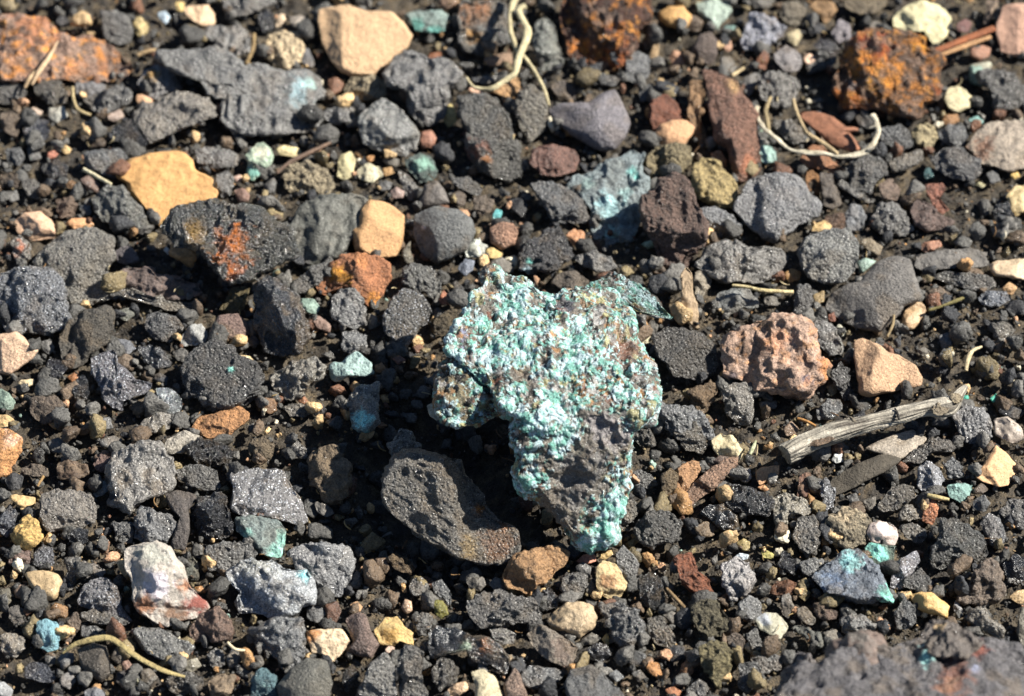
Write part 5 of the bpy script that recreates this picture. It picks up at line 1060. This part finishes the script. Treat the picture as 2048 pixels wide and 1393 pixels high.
# forked root, upper right
rt = holder('forked_rootlet', 1640, 285, 'pale forked rootlet with a white upturned tip, curling around a bark chip', 'root', 'dry pale roots')
stick('main_strand', g3([(1135, 690, 70, 6), (1165, 730, 66, 6), (1175, 800, 58, 5.5), (1130, 880, 48, 5.5), (1060, 925, 44, 5.5), (950, 940, 42, 5.5), (850, 925, 42, 6), (730, 915, 40, 6), (640, 895, 40, 5), (560, 830, 42, 4.5), (480, 760, 40, 5), (440, 680, 36, 6), (450, 640, 30, 5)], 1365, 0), None, None, parent=rt, sides=10, n=130, rough=.38, flat=.7, c1='c4bca6', c2='85775c', seed=5)
stick('side_strand', g3([(665, 600, 40, 4), (690, 690, 46, 4), (740, 790, 50, 4.5), (765, 815, 52, 5), (850, 865, 50, 4.5), (930, 925, 46, 4)], 1365, 0), None, None, parent=rt, sides=8, n=50, rough=.2, c1='bba680', c2='8a7450', seed=6)
stick('side_strand', g3([(740, 850, 46, 3), (780, 815, 50, 4)], 1365, 0), None, None, parent=rt, sides=6, n=10, c1='c4b698', seed=7)
stick('side_strand', g3([(530, 585, 40, 3.5), (500, 660, 42, 5), (510, 740, 42, 5), (520, 790, 40, 4)], 1365, 0), None, None, parent=rt, sides=8, n=30, rough=.2, c1='9a8a66', c2='6a5a3e', seed=8)
stick('side_strand', g3([(1110, 900, 52, 3), (1150, 885, 56, 4)], 1365, 0), None, None, parent=rt, sides=6, n=10, c1='d4ccb8', seed=9)
stick('side_strand', g3([(1120, 770, 60, 2.5), (1160, 760, 64, 4)], 1365, 0), None, None, parent=rt, sides=6, n=10, c1='d4ccb8', seed=9)
# pale root, top centre
r2 = holder('pale_root', 1040, 120, 'long pale cream root crossing itself at the top edge, hanging over dark stones', 'root', 'dry pale roots')
stick('main_strand', g3([(1105, 38, 95, 7), (1065, 62, 92, 7), (1085, 120, 92, 7), (1120, 190, 90, 7.5), (1095, 270, 86, 8), (1062, 350, 80, 7), (1042, 435, 74, 6), (1000, 470, 68, 6), (900, 530, 60, 5), (800, 525, 52, 3.4), (750, 465, 46, 1.6)], 683, 0), None, None, parent=r2, sides=12, n=130, rough=.26, flat=.8, c1='c9be98', c2='968764', seed=11)
stick('thin_strand', g3([(1060, -60, 80, 9), (1045, -10, 80, 8.5), (1012, 80, 80, 6), (1015, 190, 78, 5.5), (1050, 290, 74, 5.5), (1095, 345, 66, 4.5), (1155, 425, 56, 4.5), (1215, 540, 44, 4), (1246, 635, 32, 2.5)], 683, 0), None, None, parent=r2, sides=10, n=80, rough=.16, c1='b8ad88', c2='85785a', seed=12)
# split reed, right
rd = holder('split_reed', 1930, 85, 'split brown reed lying between the large cream stone and the pink block', 'reed')
stick('dark_half', g3([(1500, 315, 58, 7), (1700, 235, 60, 9), (1870, 170, 62, 8)], 1365, 0), None, None, parent=rd, sides=10, n=30, rough=.06, c1='8a5230', c2='5e341c', flat=.6, seed=14)
stick('pale_half', g3([(1545, 335, 58, 5), (1700, 275, 60, 6.5), (1850, 222, 60, 5)], 1365, 0), None, None, parent=rd, sides=10, n=30, rough=.06, c1='b08a60', c2='8a6240', flat=.6, seed=15)
ST = 'dry straws on the ground'
for nm, pts, o, lab, kw in (
    ('straw', [(190, 510, 40, 3), (240, 420, 52, 6), (290, 350, 56, 5), (347, 248, 50, 1.5)], (0, 0), 'longer of the two pale straw blades lying on the rust-orange slab', dict(c1='bfa584', c2='9a8060', flat=.4)),
    ('straw', [(148, 528, 38, 3), (175, 475, 46, 4.5), (208, 425, 46, 1.5)], (0, 0), 'shorter straw blade beside the longer one on the rust-orange slab', dict(c1='b39a78', c2='907858', flat=.4)),
    ('straw', [(500, 1015, 44, 4.5), (580, 1060, 44, 4.5), (667, 1108, 44, 3.5)], (0, 0), 'short straight white straw pointing at the edge of the broad tan slab', dict(c1='d0c8a8', c2='a89c78')),
    ('straw', [(435, 525, 34, 3.5), (442, 600, 34, 3.5), (470, 660, 30, 4), (545, 692, 24, 3)], (0, 0), 'small bent pale stem below the rust-orange slab', dict(c1='b5a278', c2='85744c')),
    ('twig', [(825, 335, 30, 4), (880, 310, 32, 5), (935, 300, 30, 3)], (0, 0), 'stubby pale twig piece between the rust-orange slab and the bluish-black slab', dict(c1='a8906a', c2='7a6446')),
    ('twig', [(1525, 205, 52, 4), (1515, 300, 50, 5), (1475, 385, 44, 4)], (0, 0), 'small brown stem standing beside the cream speckled stone', dict(c1='8a744c', c2='5c4a30')),
    ('twig', [(1660, 1040, 26, 3), (1740, 975, 28, 4.5), (1850, 920, 28, 5), (1960, 868, 26, 4), (2010, 840, 22, 2.5)], (0, 0), 'thin brown twig slanting above the bone-speckled granular stone', dict(c1='6e5848', c2='463a30', n=40)),
    ('straw', [(300, 455, 44, 4), (370, 408, 48, 3.5)], (1365, 0), 'tiny straw stub at the head of the reddish-brown slab', dict(c1='c4b088', c2='9a8660')),
    ('straw', [(300, 322, 44, 3), (380, 330, 46, 3.5), (480, 352, 46, 4.2), (665, 362, 40, 4)], (1365, 464), 'long straight pale straw lying below the broad craggy charcoal rock', dict(c1='c9b98c', c2='9c8a5c', n=40)),
    ('twig', [(1475, 472, 26, 3), (1560, 445, 28, 3), (1640, 415, 28, 4), (1705, 388, 24, 2.5)], (1365, 464), 'thin olive twig running from the cream-tan oval pebble', dict(c1='7a7040', c2='4c4628')),
    ('straw', [(1700, 835, 22, 4), (1712, 770, 30, 5), (1740, 715, 30, 4), (1795, 690, 24, 2.5)], (1365, 464), 'pale bent dry leaf stem on the bare earth near the right edge', dict(c1='c4b490', c2='8f7f5c')),
    ('straw', [(1268, 500, 40, 3), (1260, 560, 34, 3), (1228, 630, 26, 3)], (1365, 464), 'short thin stem beside the broad smooth grey slab', dict(c1='8c7a58', c2='5f5038')),
    ('grass_blade', [(375, 1135, 30, 2.5), (450, 1080, 44, 6), (560, 1050, 54, 7), (650, 1042, 58, 7), (720, 1080, 58, 6), (800, 1140, 54, 6), (900, 1200, 48, 5.5), (1000, 1245, 42, 5), (1110, 1275, 34, 3)], (0, 929), 'long bent dry grass blade arched over dark stones at lower left', dict(c1='a89868', c2='7c6c44', n=90, flat=.45)),
    ('rootlet', [(1365, 1070, 34, 3), (1410, 1110, 34, 3.2), (1470, 1117, 30, 2.2)], (0, 929), 'tiny white branching rootlet beside the rounded reddish brown stone', dict(c1='cfc0a0', c2='a09070')),
    ('twig', [(225, 132, 26, 2.5), (262, 70, 32, 3)], (0, 929), 'tiny brown stem stub near the lower left edge', dict(c1='9a7c50', c2='6c5434')),
    ('twig', [(1950, 745, 22, 3), (2000, 800, 24, 4), (2060, 860, 20, 3)], (683, 929), 'small curled brown stem beside the glossy black rounded stone', dict(c1='7a6444', c2='4e3e2a')),
    ('straw', [(1470, 185, 26, 4), (1530, 200, 28, 5), (1600, 212, 26, 3)], (1365, 929), 'short pale straw beside the silvery glittering round stone', dict(c1='b8a878', c2='8c7c50')),
    ('rootlet', [(690, 1120, 24, 2.4), (740, 1135, 26, 3), (800, 1165, 22, 2.4)], (1365, 464), 'short orange rootlet above the thick end of the branch', dict(c1='b08048', c2='7c5a30')),
    ('rootlet', [(405, 1335, 30, 3), (425, 1290, 34, 4), (440, 1255, 30, 2)], (1365, 464), 'tiny pale twisted fibre beside the knobbly cream stone', dict(c1='b8bc98', c2='8a8c68'))):
    kw.setdefault('n', 24); stick(nm, g3(pts, *o), lab, 'twig' if nm == 'twig' else 'straw' if nm in ('straw',) else 'grass' if nm == 'grass_blade' else 'root', ST if nm == 'straw' else None, sides=8, rough=.1, seed=len(lab), **kw)
# tiny dry plant fibres caught between the stones
fib = []
for q in range(170):
    x, y = rng.uniform(-60, 2108), rng.uniform(-60, 1450); a = rng.uniform(0, 6.28); L_ = rng.uniform(9, 34); h = rng.uniform(8, 26); b = rng.uniform(-.8, .8)
    if occ[int((y + 400) / 8), int((x + 400) / 8)] and rng.random() < .8: continue
    pts = [(x + L_ * t * math.cos(a + b * t), y + .7 * L_ * t * math.sin(a + b * t), h + 6 * math.sin(3 * t + q), rng.uniform(.6, 1.5)) for t in (0, .35, .7, 1)]
    c1, c2 = [('a8905f', '6e5a38'), ('8a6a40', '5a4228'), ('c8b890', '8f7f5c'), ('6e5030', '403020')][rng.integers(0, 4)]
    fib.append(tube(pts, sides=5, n=9, c1=c1, c2=c2, seed=q))
joined('plant_fibres', fib, M['d'], 'tiny dry plant fibres caught between the stones')
